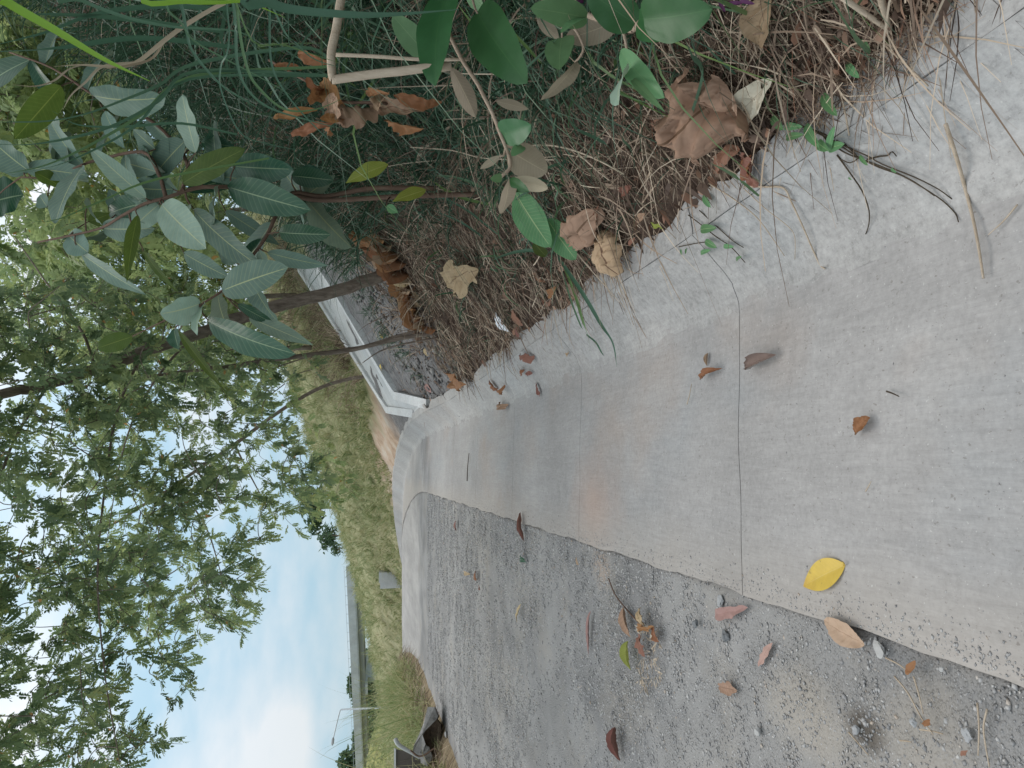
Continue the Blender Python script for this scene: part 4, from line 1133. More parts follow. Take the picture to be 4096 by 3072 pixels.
LV = [  # zoom, base, tip, apparent width, material, depth at base, depth at tip
 (1,1155,1158,1,1545,940,150,'olive',-.2,-.35), (1,1480,1050,1,1850,1070,180,'deep',-.1,-.3), (1,1440,1180,1,1960,1330,190,'deep',-.15,-.45),
 (1,1840,1110,1,2110,1140,115,'deep',-.05,-.1), (1,1020,1290,1,1302,1570,205,'pale',-.2,-.5), (1,925,1252,1,570,938,112,'pale',-.2,-.35),
 (1,1240,970,1,1150,595,105,'pale',0,-.1), (1,1100,1195,1,845,1185,170,'teal',0,.05), (1,1225,1325,1,1640,1690,150,'teal',-.1,-.3),
 (1,1420,1330,1,1770,1550,95,'teal',0,0), (1,1760,1468,1,2088,1482,118,'deep',-.25,-.4), (1,1005,1292,1,850,1430,150,'pale',-.1,-.1),
 (1,650,1445,1,975,1445,140,'teal',.05,-.1), (1,872,1358,4,800,200,85,'olive',-.15,-.4), (1,525,1050,1,345,1410,150,'teal',.1,-.1),
 (1,582,600,1,1045,620,240,'teal',.2,-.1), (1,530,1050,1,305,750,110,'teal',.3,.3), (1,770,1330,1,690,1195,95,'teal',.1,.1),
 (1,985,945,1,840,815,95,'teal',.1,.1), (1,1170,890,1,980,1100,165,'teal',.1,.15), (1,1300,1110,1,1620,1150,95,'teal',-.05,-.05),
 (1,1382,1190,1,1350,1420,130,'teal',-.1,-.25), (1,430,1485,1,560,1600,150,'teal',.15,.05), (1,390,540,1,90,880,190,'olive',.3,.1),
 (1,190,1085,1,-60,880,160,'teal',.3,.2), (1,160,1060,1,560,1110,120,'teal',.3,.2), (4,1690,15,4,2070,100,95,'teal',-.25,-.3), (1,1160,1600,4,1440,170,110,'teal',-.1,-.2),
 (4,1400,258,4,1822,110,195,'teal',-.32,-.5), (4,1310,445,4,1865,660,165,'deep',-.35,-.6), (4,1570,425,4,1978,600,95,'pale',-.3,-.4),
 (4,1262,340,4,1015,405,160,'pale',-.35,-.5), (4,1295,340,4,1240,535,100,'pale',-.35,-.55), (4,1125,505,4,1420,890,52,'olive',-.35,-.6),
 (4,500,10,4,925,285,95,'teal',.1,-.1), (4,905,0,4,1125,270,42,'olive',-.1,-.3), (4,1500,340,4,1750,475,65,'deep',-.3,-.35),
 (4,840,545,4,615,620,110,'olive',-.3,-.3), (4,1100,500,4,1130,630,90,'deep',-.3,-.35), (1,560,1400,1,700,1350,90,'olive',.2,.2),
 (1,220,1090,1,400,1190,85,'olive',.2,.25), (1,-60,1280,1,150,1230,220,'deep',.4,.4), (1,660,700,1,790,940,90,'teal',.25,.25), (1,1270,900,1,1490,930,90,'deep',.1,.1),
 (1,300,1310,1,250,1230,90,'teal',.25,.3), (1,1900,1060,2,20,1130,100,'deep',0,.05), (1,560,1250,1,640,1420,85,'teal',.1,.0),
 (1,1200,1290,1,1170,1400,70,'pale',-.1,-.15), (4,1640,5,1,1690,1700,60,'pale',-.25,-.25), (1,1500,1660,1,1380,1590,80,'teal',-.2,-.1),
 (2,400,1040,2,128,1155,92,'yellow_green',-.2,-.2), (2,640,1200,2,425,1272,75,'yellow_green',-.25,-.3), (2,390,1300,2,462,1345,50,'fresh',-.2,-.2)]
for _i in range(26):                                   # further leaves deeper in the shrub
    _s = allst[R.integers(int(len(allst) * .08), len(allst))]
    _v = _s - CAM; _d = float(_v @ FW)
    _px, _py = 2048 - FPX * (_v @ UP) / _d, 1536 - FPX * (_v @ RT) / _d
    if _px > 1350: continue
    _a = R.random() * 6.28; _l = 150 + 130 * R.random()
    LV.append((1, _px * 1.58, _py * 1.58, 1, (_px + math.cos(_a) * _l) * 1.58, (_py + math.sin(_a) * _l) * 1.58, 90 + 70 * R.random(), 'teal' if R.random() < .7 else 'deep', _d - Ds + .02, _d - Ds + .25 + .2 * R.random()))
for i, (k0, x0, y0, k1, x1, y1, w, mt, db, dt) in enumerate(LV):
    B, T = P(*zz(k0, x0, y0), Ds + db), P(*zz(k1, x1, y1), Ds + dt)
    nrm = tcam(B) * 0.8 + np.array([R.normal() * .25, R.normal() * .25, 0.55])
    if mt in ('olive',) : nrm = nrm * np.array([1, 1, -0.2])
    place('leaf', B, T, w * 1.12 / 1.58, M[mt], nrm, shrub, 'oblong' if w > 100 else 'lance', 16, 6, i, fold=0.10 + .12 * R.random(), curl=0.15 + 0.35 * R.random(), wave=0.05 + 0.06 * R.random())
    j = int(np.argmin(np.linalg.norm(allst - B, axis=1)))
    sm.tube(cr([allst[j], (allst[j] + B) / 2 + [0, 0, .01], B + (T - B) * 0.02], 2), [0.005, 0.003], 5, False)
to_local(sm.build('stem', M['brown_stem']), shrub)

# the low sprig of fresh leaves reaching over the kerb
hb = hit(2190, 890)[0]; Dl = float((hb - CAM) @ FW)
sprig = empty('low_sprig', hb, 'low sprig of fresh green ribbed leaves beside the crumpled brown leaf pair', 'plant')
so_ = MB()
for i, (x0, y0, x1, y1, w, mt, db, dt) in enumerate([(1205,1220,1425,1562,200,'fresh',-.25,-.35), (1405,1385,1585,1642,155,'fresh',-.3,-.35), (1350,1225,1495,1432,130,'teal',-.15,-.15),
                                      (1200,1300,1290,1405,110,'teal',-.1,-.1), (1320,1530,1400,1622,75,'olive',-.2,-.15), (1330,1360,1250,1450,70,'teal',-.1,-.05)]):
    B, T = P(*zz(2, x0, y0), Dl + db), P(*zz(2, x1, y1), Dl + dt)
    place('leaf', B, T, w / 1.58, M[mt], tcam(B) + np.array([0, 0, .5]), sprig, 'oblong', 18, 6, i + 70, fold=0.12, curl=0.3, wave=0.05)
    so_.tube(cr([hb - [0, 0, .02], (hb + B) / 2 + [0, 0, .05], B], 3), [0.006, 0.004], 5, False)
to_local(so_.build('stem', M['brown_stem']), sprig)

# ------------------------------------------------------------------ the round-leaved vine close to the camera
def vd(px, py): return min(hit(px, min(max(py, 20), 3000))[1] * 0.80, 2.25)
rs_root = P(*zz(3, 520, -620), 1.9)
vine = empty('round_leaf_vine', rs_root, 'vine with round glossy leaves and tan felted undersides hanging over the dry grass', 'vine')
def vp(k, x, y, o=0.0):
    a = zz(k, x, y); return P(*a, vd(*a) + o)
RL = [(2,790,-70,2,690,535,270,'glossy',0,-.15,'round'), (2,965,75,2,1270,520,330,'glossy',.05,-.1,'round'), (2,650,350,2,425,95,165,'light_round',.1,.1,'round'),
 (2,1655,112,2,1300,50,190,'light_round',-.1,-.15,'round'), (2,1660,115,2,1490,205,75,'light_round',-.1,-.15,'round'), (2,1498,238,2,1480,440,195,'light_round',-.05,-.1,'round'),
 (2,1592,388,2,1365,640,150,'tan_under',-.1,-.2,'ell'), (2,1912,458,2,1850,655,190,'pale',-.1,-.2,'round'), (2,1868,318,2,2140,620,165,'light_round',-.05,-.1,'oblong'),
 (2,1960,150,2,1660,-60,260,'glossy',-.1,-.1,'round'), (2,1985,118,2,2350,170,300,'glossy',-.1,-.25,'round'), (2,795,425,2,955,745,120,'tan_under',.1,.05,'ell'),
 (2,1080,640,2,1285,690,70,'tan_under',.05,.1,'ell'), (2,1118,850,2,1300,790,190,'glossy',0,-.1,'round'), (2,1170,955,2,1405,1090,215,'tan_under',0,.05,'round'),
 (2,1160,1130,2,1118,1355,135,'tan_under',-.02,-.1,'ell'), (2,1170,1140,2,1412,1190,95,'tan_under',-.02,-.05,'oblong'), (2,1165,1135,2,1290,1210,80,'glossy',-.04,-.08,'ell'),
 (2,1118,1122,2,1045,1130,58,'light_round',-.02,-.05,'round'), (2,1105,985,2,980,1068,50,'tan_under',0,.05,'ell'), (2,1830,140,2,1520,250,180,'tan_under',.15,.2,'round'),
 (2,1340,120,2,1480,245,85,'tan_under',.1,.15,'ell'), (2,1250,925,2,1180,985,70,'light_round',-.03,-.03,'round'), (2,1140,920,2,1260,910,45,'tan_under',.02,.02,'ell'),
 (2,1920,480,2,2150,710,60,'light_round',-.1,-.2,'lance'), (2,900,-60,2,1010,60,110,'light_round',.2,.2,'round'), (3,-40,120,3,390,60,330,'glossy',-.2,-.3,'round')]
for i, (k0, x0, y0, k1, x1, y1, w, mt, db, dt, sh) in enumerate(RL):
    B, T = vp(k0, x0, y0, db), vp(k0, x0, y0, db)
    a = zz(k1, x1, y1); T = P(*a, float((B - CAM) @ FW) + (dt - db) - 0.04)
    nrm = tcam(B) + np.array([R.normal() * .2, R.normal() * .2, 0.35 + .2 * R.random()])
    if mt == 'tan_under': nrm = -nrm
    place('leaf', B, T, w / 1.58, M[mt], nrm, vine, sh, 16, 8, i + 30, fold=0.06 + .08 * R.random(), curl=0.2 + 0.35 * R.random(), wave=0.04)
vs_ = MB()
for pts, r in [([(3, 520, -620), (3, 200, -250), (2, 2300, -40), (2, 1990, 150), (2, 1930, 185), (2, 1760, 130), (2, 1620, 80), (2, 1500, 20), (2, 1250, -40)], [0.011, 0.009, 0.006]),
               ([(2, 1760, 130), (2, 1850, 160), (2, 1890, 220), (2, 1915, 380), (2, 1912, 470)], [0.005, 0.003]),
               ([(2, 1490, 85), (2, 1590, 200), (2, 1632, 300), (2, 1610, 360), (2, 1580, 392)], [0.004, 0.003]),
               ([(2, 1250, -40), (2, 1000, -90), (2, 700, -60), (2, 760, 150), (2, 850, 345), (2, 900, 430), (2, 965, 530), (2, 1005, 610), (2, 1060, 720), (2, 1110, 850), (2, 1142, 930), (2, 1172, 1050), (2, 1110, 1120)], [0.007, 0.006, 0.005]),
               ([(2, 1142, 930), (2, 1130, 980), (2, 1105, 985)], [0.004, 0.003]), ([(2, 1460, 70), (2, 1495, 140), (2, 1498, 238)], [0.004, 0.003]),
               ([(2, 930, -20), (2, 945, 40), (2, 965, 85)], [0.004, 0.003]), ([(2, 760, 150), (2, 700, 280), (2, 650, 350)], [0.004, 0.003])]:
    vs_.tube(cr([vp(*q) for q in pts], 4), r, 7)
to_local(vs_.build('stem', M['tan_stem']), vine)
for i, (k, x, y) in enumerate([(2, 1440, -5), (2, 1500, 5), (2, 1580, 15), (2, 1410, 20), (3, 430, 0), (3, 500, 15), (3, 570, 5)]):
    B = vp(k, x, y, 0.1)
    place('petal', B, B + np.array([R.normal() * .02, R.normal() * .02, -0.03]), 16, M['purple'], tcam(B), vine, 'round', 6, 4, i, fold=0.2, curl=0.5)

# ------------------------------------------------------------------ grass clumps with blades one can follow
BK = {}
def blade_clump(name, label, cat, group, blades, root_pt):
    root = empty(name, root_pt, label, cat, group)
    for pts, w, mt, key in blades:
        p = cr([P(a, b, d) for a, b, d in pts], 5)
        n = len(p); t = np.linspace(0, 1, n)
        tg = np.gradient(p, axis=0); tg /= np.linalg.norm(tg, axis=1, keepdims=True)
        tc_ = CAM[None] - p; tc_ /= np.linalg.norm(tc_, axis=1, keepdims=True)
        sd = np.cross(tg, tc_ + np.array([0.25, 0.1, 0.35])); sd /= np.linalg.norm(sd, axis=1, keepdims=True)
        nn = np.cross(sd, tg)
        dep = (p - CAM) @ FW
        hw_ = (w / FPX * dep * np.minimum(1, 0.65 + t) * np.maximum(1 - t ** 3, 0.06) / 2)[:, None]
        V = np.stack([p - sd * hw_, p - nn * hw_ * 0.35, p + sd * hw_], 1).reshape(-1, 3)
        i = (np.arange(n - 1)[:, None] * 3 + np.arange(2)[None]).ravel()
        F = np.stack([i, i + 1, i + 4, i + 3], 1)
        U = np.stack([np.full(n * 3, key), np.repeat(t, 3)], 1)
        to_local(mesh_obj('blade', V, F, M[mt], None, U), root)
    return root
def zb(k, l, d0, d1):
    n = len(l)
    return [(*zz(k, *q), d0 + (d1 - d0) * i / max(n - 1, 1)) for i, q in enumerate(l)]
g0 = 'long grass clumps arching into the view'
blade_clump('grass_clump', 'bright yellow green grass blade slanting across the dark upper bank', 'grass', g0,
    [([(1300, -900, 1.5), (300, -700, 1.25)] + zb(1, [(-160, -160), (40, 10), (350, 190), (650, 370), (945, 512)], 1.05, 1.15), 42, 'bright_blade', 0.5)], P(1300, -900, 1.5))
blade_clump('grass_clump', 'curling bunch of thin blue green blades falling from the top middle of the bank', 'grass', g0,
    [([(1500, -700, 1.7), (900, -500, 1.6)] + zb(1, l, 1.55, 1.75), w, 'blade', k) for l, w, k in [
        ([(1000, -60), (1130, 0), (1180, 200), (1220, 330), (1390, 530), (1560, 640), (1700, 725)], 15, .3), ([(1060, -60), (1150, 150), (1230, 260), (1420, 370), (1700, 520), (1900, 640)], 9, .6),
        ([(420, -60), (510, 0), (800, 110), (1100, 170), (1480, 195), (1640, 270)], 16, .5), ([(1640, -60), (1700, 20), (1712, 380), (1800, 580), (1990, 800), (2230, 1020)], 11, .2),
        ([(1480, 60), (1490, 200), (1500, 400), (1560, 560), (1700, 680), (1950, 760), (2212, 825)], 14, .4), ([(1500, 80), (1560, 420), (1640, 560), (1800, 690), (2000, 690), (2212, 600)], 13, .7),
        ([(1450, 200), (1395, 420), (1400, 580), (1520, 840), (1700, 910), (1950, 960)], 8, .1), ([(1750, 100), (1870, 270), (2000, 380), (2212, 440)], 9, .5), ([(1550, 180), (1820, 290), (2212, 420)], 8, .8)]]
    + [([(1700, -700, 1.7), (1300, -500, 1.5)] + zb(1, [(1560, -50), (1700, 15), (1850, 60), (2212, 92), (2500, 90), (2900, 60)], 1.4, 1.5), 42, 'blade', .15),
       ([(1700, -700, 1.7), (900, -400, 1.5)] + zb(1, [(900, -40), (1180, 8), (1380, 15), (1560, 15), (1800, 110)], 1.4, 1.5), 22, 'bright_blade', .5)], P(1500, -700, 1.7))
blade_clump('grass_clump', 'broad dim blades sweeping in from the upper left in front of the shrub', 'grass', g0,
    [(zb(1, l, d0, d1), w, 'blade', k) for l, w, d0, d1, k in [
        ([(2100, 380), (1900, 300), (1240, 400), (1000, 540), (760, 640), (540, 720), (300, 765), (0, 770), (-150, 760)], 18, 2.6, 1.3, .5), ([(2100, 480), (1250, 450), (1000, 640), (700, 800), (300, 900), (0, 912), (-150, 900)], 20, 2.6, 1.25, .4),
        ([(2100, 420), (1230, 480), (900, 720), (600, 900), (300, 1040), (0, 1105), (-150, 1150)], 18, 2.6, 1.25, .7), ([(2000, 480), (1200, 500), (850, 800), (480, 1000), (200, 1080), (-100, 1130)], 14, 2.6, 1.3, .3),
        ([(1500, 850), (1150, 780), (800, 800), (500, 790), (330, 700)], 12, 2.6, 2.0, .2), ([(1700, 1000), (1000, 1130), (640, 1270), (300, 1400), (-60, 1320)], 12, 2.8, 1.7, .8),
        ([(1500, 300), (900, 240), (400, 300), (100, 320), (-100, 330)], 26, 2.4, 1.4, .1), ([(1400, 200), (800, 120), (300, 90), (-100, 120)], 22, 2.3, 1.5, .2), ([(1500, 60), (1000, 40), (600, 90), (300, 200), (-50, 290)], 24, 2.3, 1.6, .15)]], P(*zz(1, 2100, 420), 2.6))
blade_clump('dry_blade_clump', 'dead pale grass leaf bent in two and curling at its tips in the tall grass', 'dry grass', 'dead bent grass leaves and canes',
    [(zb(1, l, 2.2, 1.9), w, 'dry_blade', k) for l, w, k in [([(1700, -60), (1440, 10), (1200, 140), (1040, 255), (860, 395), (700, 420), (520, 410), (340, 420)], 20, .6), ([(850, 395), (650, 420), (540, 520), (450, 600), (400, 690)], 13, .9),
        ([(520, 410), (430, 440), (340, 510), (220, 545), (75, 535)], 11, .8), ([(1040, 255), (940, 380), (650, 440)], 18, .3)]], P(*zz(1, 1700, -60), 2.2))
blade_clump('grass_clump', 'green grass blades drooping from the bank edge onto the gutter slab', 'grass', g0,
    [([(*zz('b', *q), hit(*zz('b', *q))[1] * f) for q, f in zip(l, fs)], w, 'blade', k) for l, fs, w, k in [
        ([(960, 760), (1060, 905), (1180, 1085), (1300, 1290), (1385, 1425), (1415, 1600)], (.98, .95, .93, .94, .97, .995), 17, .3), ([(1000, 800), (1100, 1050), (1160, 1250), (1200, 1370), (1218, 1465)], (.98, .95, .94, .96, .99), 13, .85),
        ([(1000, 860), (1080, 1120), (1150, 1300), (1165, 1320)], (.98, .96, .96, .98), 8, .6), ([(1190, 1360), (1260, 1420), (1300, 1490), (1320, 1520)], (.97, .98, .985, .99), 8, .5),
        ([(900, 760), (760, 740), (600, 770), (470, 826)], (.97, .92, .92, .97), 16, .2), ([(800, 560), (740, 740), (750, 850)], (.98, .95, .98), 9, .4)]], hit(*zz('b', 960, 760))[0])
blade_clump('grass_clump', 'fine green blades fanning out beside the two tan leaves under the vine', 'grass', g0,
    [([(*zz(2, *q), hit(*zz(2, *q))[1] * f) for q, f in zip(l, np.linspace(.97, .86, len(l)))], w, 'blade', k) for l, w, k in [
        ([(1100, 1260), (980, 1180), (820, 1120), (640, 1110)], 13, .6), ([(1080, 1300), (900, 1260), (760, 1200), (650, 1120)], 14, .9), ([(720, 1200), (700, 1060), (740, 900), (780, 740)], 12, .3), ([(740, 1100), (690, 850), (560, 700), (490, 570)], 10, .7),
        ([(740, 1000), (800, 850), (880, 800)], 8, .4), ([(1090, 1480), (900, 1330), (740, 1240), (640, 1130)], 9, .5), ([(690, 1450), (620, 1320), (590, 1290)], 9, .2), ([(1000, 1500), (850, 1400), (660, 1320)], 9, .4),
        ([(400, 840), (410, 700), (440, 560), (430, 430)], 9, .3), ([(830, 760), (640, 700), (520, 640)], 8, .5)]], hit(*zz(2, 740, 1150))[0])
blade_clump('grass_clump', 'green blades crossing in front of the vine leaves by the big tan crumpled leaf', 'grass', g0,
    [([(*zz(k_, *q), hit(*zz(k_, *q))[1] * f) for q, f in zip(l, np.linspace(.96, .72, len(l)))], w, 'blade', k) for k_, l, w, k in [
        (2, [(1840, 1000), (1760, 900), (1600, 820), (1540, 750), (1500, 660)], 14, .4), (2, [(1640, 1180), (1630, 1050), (1700, 900), (1830, 780)], 10, .2), (2, [(1960, 1060), (1930, 940), (1880, 860), (2010, 700)], 12, .5), (2, [(1990, 960), (2000, 760), (1980, 600)], 13, .5),
        (2, [(1820, 820), (1760, 640), (1720, 480), (1740, 150)], 13, .1), (3, [(200, 900), (330, 490), (270, 360), (220, 250)], 24, .3), (3, [(540, 470), (420, 360), (330, 250), (280, 60), (270, -60)], 15, .3), (3, [(1390, 330), (1300, 240), (1210, 100), (1130, -40)], 26, .6),
        (3, [(620, 420), (520, 260), (430, 120), (370, 20)], 15, .7), (3, [(870, 800), (865, 500), (840, 340)], 9, .1), (3, [(690, 1240), (560, 1130), (480, 1080), (380, 1030)], 15, .7), (3, [(640, 100), (560, 60), (430, 0), (300, -40)], 20, .8),
        (2, [(1290, 500), (1180, 450), (1060, 330), (930, 150), (820, 0), (790, -60)], 13, .9), (2, [(1410, 470), (1340, 370), (1180, 200), (1050, 90), (950, -10)], 13, .9), (2, [(1060, 610), (1180, 510), (1380, 330), (1480, 230)], 17, .2),
        (2, [(2070, 700), (2050, 400), (2090, 180), (2150, 20), (2190, -60)], 15, .3), (2, [(1890, 300), (1910, 100), (1960, -20)], 13, .4), (2, [(1600, 700), (1650, 560), (1700, 450), (1680, 300)], 9, .3)]], hit(*zz(2, 1840, 1000))[0])

# ------------------------------------------------------------------ dry canes and twigs of the bank
def cane(name, label, cat, pts, r, mat, group=None, n=6):
    root = MB(); p = cr(pts, 4); root.tube(p, r, n)
    o = root.build(name, mat); 
    return tag(o, label, cat, group)
def gp(k, x, y, lift=0.0):
    q = zz(k, x, y); h, d = hit(*q); return h + np.array([0, 0, lift])
gc = 'dead bent grass leaves and canes'
cane('dry_cane', 'thick pale cane snapped at a right angle above the orange dead leaves', 'cane', [P(*zz(2, *q), 2.1) for q in [(900, -1500), (480, -750), (200, -280), (130, -120), (100, 0), (72, 180), (40, 330), (45, 470), (60, 502), (75, 500), (330, 465), (480, 450), (620, 432), (800, 420)]], [0.012, 0.012], M['dry_cane'], gc, 8)
cane('dry_cane', 'thinner straight cane lying just below the snapped thick cane', 'cane', [P(*zz(2, *q), 2.3) for q in [(50, 345), (300, 355), (610, 375), (900, 375)]], [0.006, 0.005], M['dry_cane'], gc)
cane('dry_cane', 'pale rotten stick lying in the brown litter under the vine', 'cane', [gp(2, 660, 1030, .05), gp(2, 650, 1000, .06), gp(2, 720, 920, .06), gp(2, 850, 800, .05)], [0.018, 0.014, 0.008], M['dry_cane'], gc)
for i, (lab, k, l, f, r) in enumerate([
    ('dead stem from the vine tip across to the crumpled brown pair', 2, [(540, 930), (800, 950), (1010, 1000), (1450, 1010)], .9, .004),
    ('red brown twig lying under the shrub stem', 2, [(580, 1270), (760, 1300), (900, 1320), (960, 1400)], .985, .005),
    ('straight red brown shoot behind the tan leaf cluster', 2, [(1000, 930), (780, 940), (560, 945), (500, 600)], .93, .004),
    ('pale bent straw leaning behind the vine leaves at mid bank', 2, [(1260, 935), (1360, 915), (1520, 935), (1700, 1000), (1890, 1100)], .95, .005),
    ('long straight straw running from the vine to the far bank edge', 2, [(1330, 940), (1410, 1130), (1500, 1250), (1560, 1340)], .97, .0035)]):
    cane('dry_twig', lab, 'twig', [P(*zz(k, *q), hit(*zz(k, *q))[1] * f) for q in l], [r, r * .6], M['brown_stem'] if 'red' in lab else M['dry_cane'], 'loose twigs on the bank')
gs_ = 'loose straws by the kerb'
for lab, k, l, r in [
    ('long pale straw lying down the kerb and over the slab', 'f', [(685, 825), (760, 1060), (820, 1280), (870, 1480), (905, 1659), (935, 1850)], .0045),
    ('thick straw stalk tapering from the bank onto the kerb top', 3, [(1190, -10), (1340, 110), (1500, 260), (1650, 400), (1805, 548)], .0040),
    ('straw crossing the kerb beside the pale leaf with holes', 3, [(1010, -10), (1080, 120), (1150, 280), (1220, 500), (1270, 700), (1300, 860)], .0032),
    ('bent yellow straw kinked halfway down the gutter face', 3, [(630, 1180), (770, 1182), (880, 1190), (930, 1280), (1000, 1430), (1100, 1659), (1140, 1700)], .0036),
    ('faint thin straw left of the kinked one on the gutter face', 3, [(400, 1160), (560, 1260), (700, 1370), (800, 1500), (880, 1620)], .0022),
    ('thin looping straw between the kinked straw and the creeper', 3, [(620, 1190), (760, 1320), (900, 1430), (945, 1500), (945, 1640)], .0016),
    ('fine straws crossing low on the slab at the frame edge', 'f', [(1155, 1360), (1060, 1470), (960, 1560)], .002),
    ('short straw bit beside the orange leaf scrap', 6, [(415, 975), (430, 920), (445, 845)], .0022),
    ('small dark twig bit alone on the slab', 6, [(1690, 893), (1725, 905), (1768, 925)], .0025),
    ('pale splinter low on the slab, far from the kerb', 6, [(1555, 1525), (1575, 1490), (1590, 1462)], .0018),
    ('blackened twig lying along the slab near the gravel', 5, [(1225, 1460), (1228, 1380), (1237, 1285)], .006)]:
    cane('straw_stalk', lab, 'straw', [gp(k, *q, .013 + r) for q in l], [r, r * .55], M['dry_cane'] if 'dark' not in lab and 'black' not in lab else M['dark_stem'], gs_, 5)
cane('straw_stalk', 'pair of pale stalks meeting in a V at the bank edge', 'straw', [gp(3, 1440, -60, .12), gp(3, 1480, 0, .10), gp(3, 1545, 180, .02), gp(3, 1570, 180, .02), gp(3, 1650, 80, .06), gp(3, 1740, -20, .10)], [.008, .005, .008], M['dry_cane'], gs_)

# creeping vine over the kerb
cv = empty('creeper', gp(3, 970, 790), 'small creeper with round leaves trailing three dark stems over the kerb', 'creeper')
mm = MB()
for l in [[(830, 740), (970, 790), (1130, 850), (1270, 930), (1400, 985), (1500, 1040), (1700, 1120), (1850, 1195), (1940, 1260)], [(900, 770), (1060, 830), (1200, 900), (1330, 985), (1480, 1060), (1620, 1110), (1760, 1190), (1880, 1270), (1960, 1350), (1980, 1405)],
          [(1130, 870), (1250, 960), (1400, 1020), (1560, 1080), (1700, 1150), (1830, 1240)], [(1210, 980), (1290, 1090), (1370, 1210), (1412, 1330), (1410, 1420), (1390, 1480)], [(1210, 890), (1290, 940), (1340, 1000), (1290, 1030), (1240, 1010)],
          [(1400, 1010), (1480, 990), (1530, 985), (1560, 960), (1590, 990)]]:
    mm.tube(cr([gp(3, *q, .012) for q in l], 3), [.0022, .0013], 5)
to_local(mm.build('stem', M['dark_stem']), cv)
for i, (x0, y0, x1, y1, w) in enumerate([(1090, 600, 1180, 730, 78), (985, 790, 1065, 930, 72), (1130, 940, 1225, 910, 68), (1130, 960, 1165, 800, 52), (1060, 900, 1125, 950, 70), (770, 740, 840, 820, 60), (860, 870, 965, 850, 52), (850, 800, 960, 800, 52), (1325, 985, 1375, 1045, 30), (1240, 400, 1320, 490, 62), (1525, 1065, 1555, 1090, 20), (1255, 1120, 1272, 1135, 14), (1340, 250, 1390, 330, 48)]):
    a, b = zz(3, x0, y0), zz(3, x1, y1)
    ha, da = hit(*a); hb_, db_ = hit(*b)
    place('leaf', P(*a, da * .985), P(*b, db_ * .965), w / 1.58, M['fresh'], tcam(ha) + np.array([0, 0, .8]), cv, 'round', 10, 6, i, fold=.12, curl=.4)
cv2 = empty('creeper', gp(3, 300, 1350), 'sparse creeper shoots with tiny leaves at the corner of the joint', 'creeper')
mm = MB()
for l in [[(260, 1360), (340, 1420), (440, 1500), (530, 1560), (620, 1660)], [(330, 1330), (450, 1440), (540, 1520), (610, 1565)], [(200, 1560), (300, 1540), (380, 1530)]]:
    mm.tube(cr([gp(3, *q, .01) for q in l], 3), [.002, .0014], 5)
to_local(mm.build('stem', M['dark_stem']), cv2)
for i, (x0, y0, x1, y1, w) in enumerate([(320, 1450, 415, 1440, 60), (350, 1520, 420, 1565, 45), (320, 1600, 380, 1580, 32), (465, 1555, 528, 1560, 32), (545, 1645, 575, 1620, 25), (340, 1230, 380, 1310, 46), (195, 1575, 200, 1610, 14), (230, 1570, 225, 1605, 14)]):
    a, b = zz(3, x0, y0), zz(3, x1, y1)
    ha, da = hit(*a); hb_, db_ = hit(*b)
    place('leaf', P(*a, da * .99), P(*b, db_ * .975), w / 1.58, M['fresh'], tcam(ha) + np.array([0, 0, .8]), cv2, 'round', 8, 5, i, fold=.12, curl=.4)

# ------------------------------------------------------------------ fallen leaves, one by one
def gnorm(p, e=0.05):
    gx = (zt(p[0] + e, p[1]) - zt(p[0] - e, p[1])) / (2 * e); gy = (zt(p[0], p[1] + e) - zt(p[0], p[1] - e)) / (2 * e)
    return unit([-float(gx), -float(gy), 1.0])
def fallen(label, k, x0, y0, x1, y1, w, mt, shape='ell', lift=0.012, group='fallen leaves', name='fallen_leaf', flip=1, nl=16, nw=8, seed=0, tilt=0.0, **kw):
    a, b = zz(k, x0, y0), zz(k, x1, y1)
    B, T = hit(*a)[0], hit(*b)[0]
    n = gnorm((B + T) / 2)
    n = unit(n + tilt * tcam(B)) * flip
    up_ = np.array([0, 0, lift])
    o = place(name, B + up_, T + up_, w / Z[k][2], M[mt], n, None, shape, nl, nw, seed, **kw)
    return tag(o, label, 'leaf', group)
CR = dict(nl=30, nw=22)
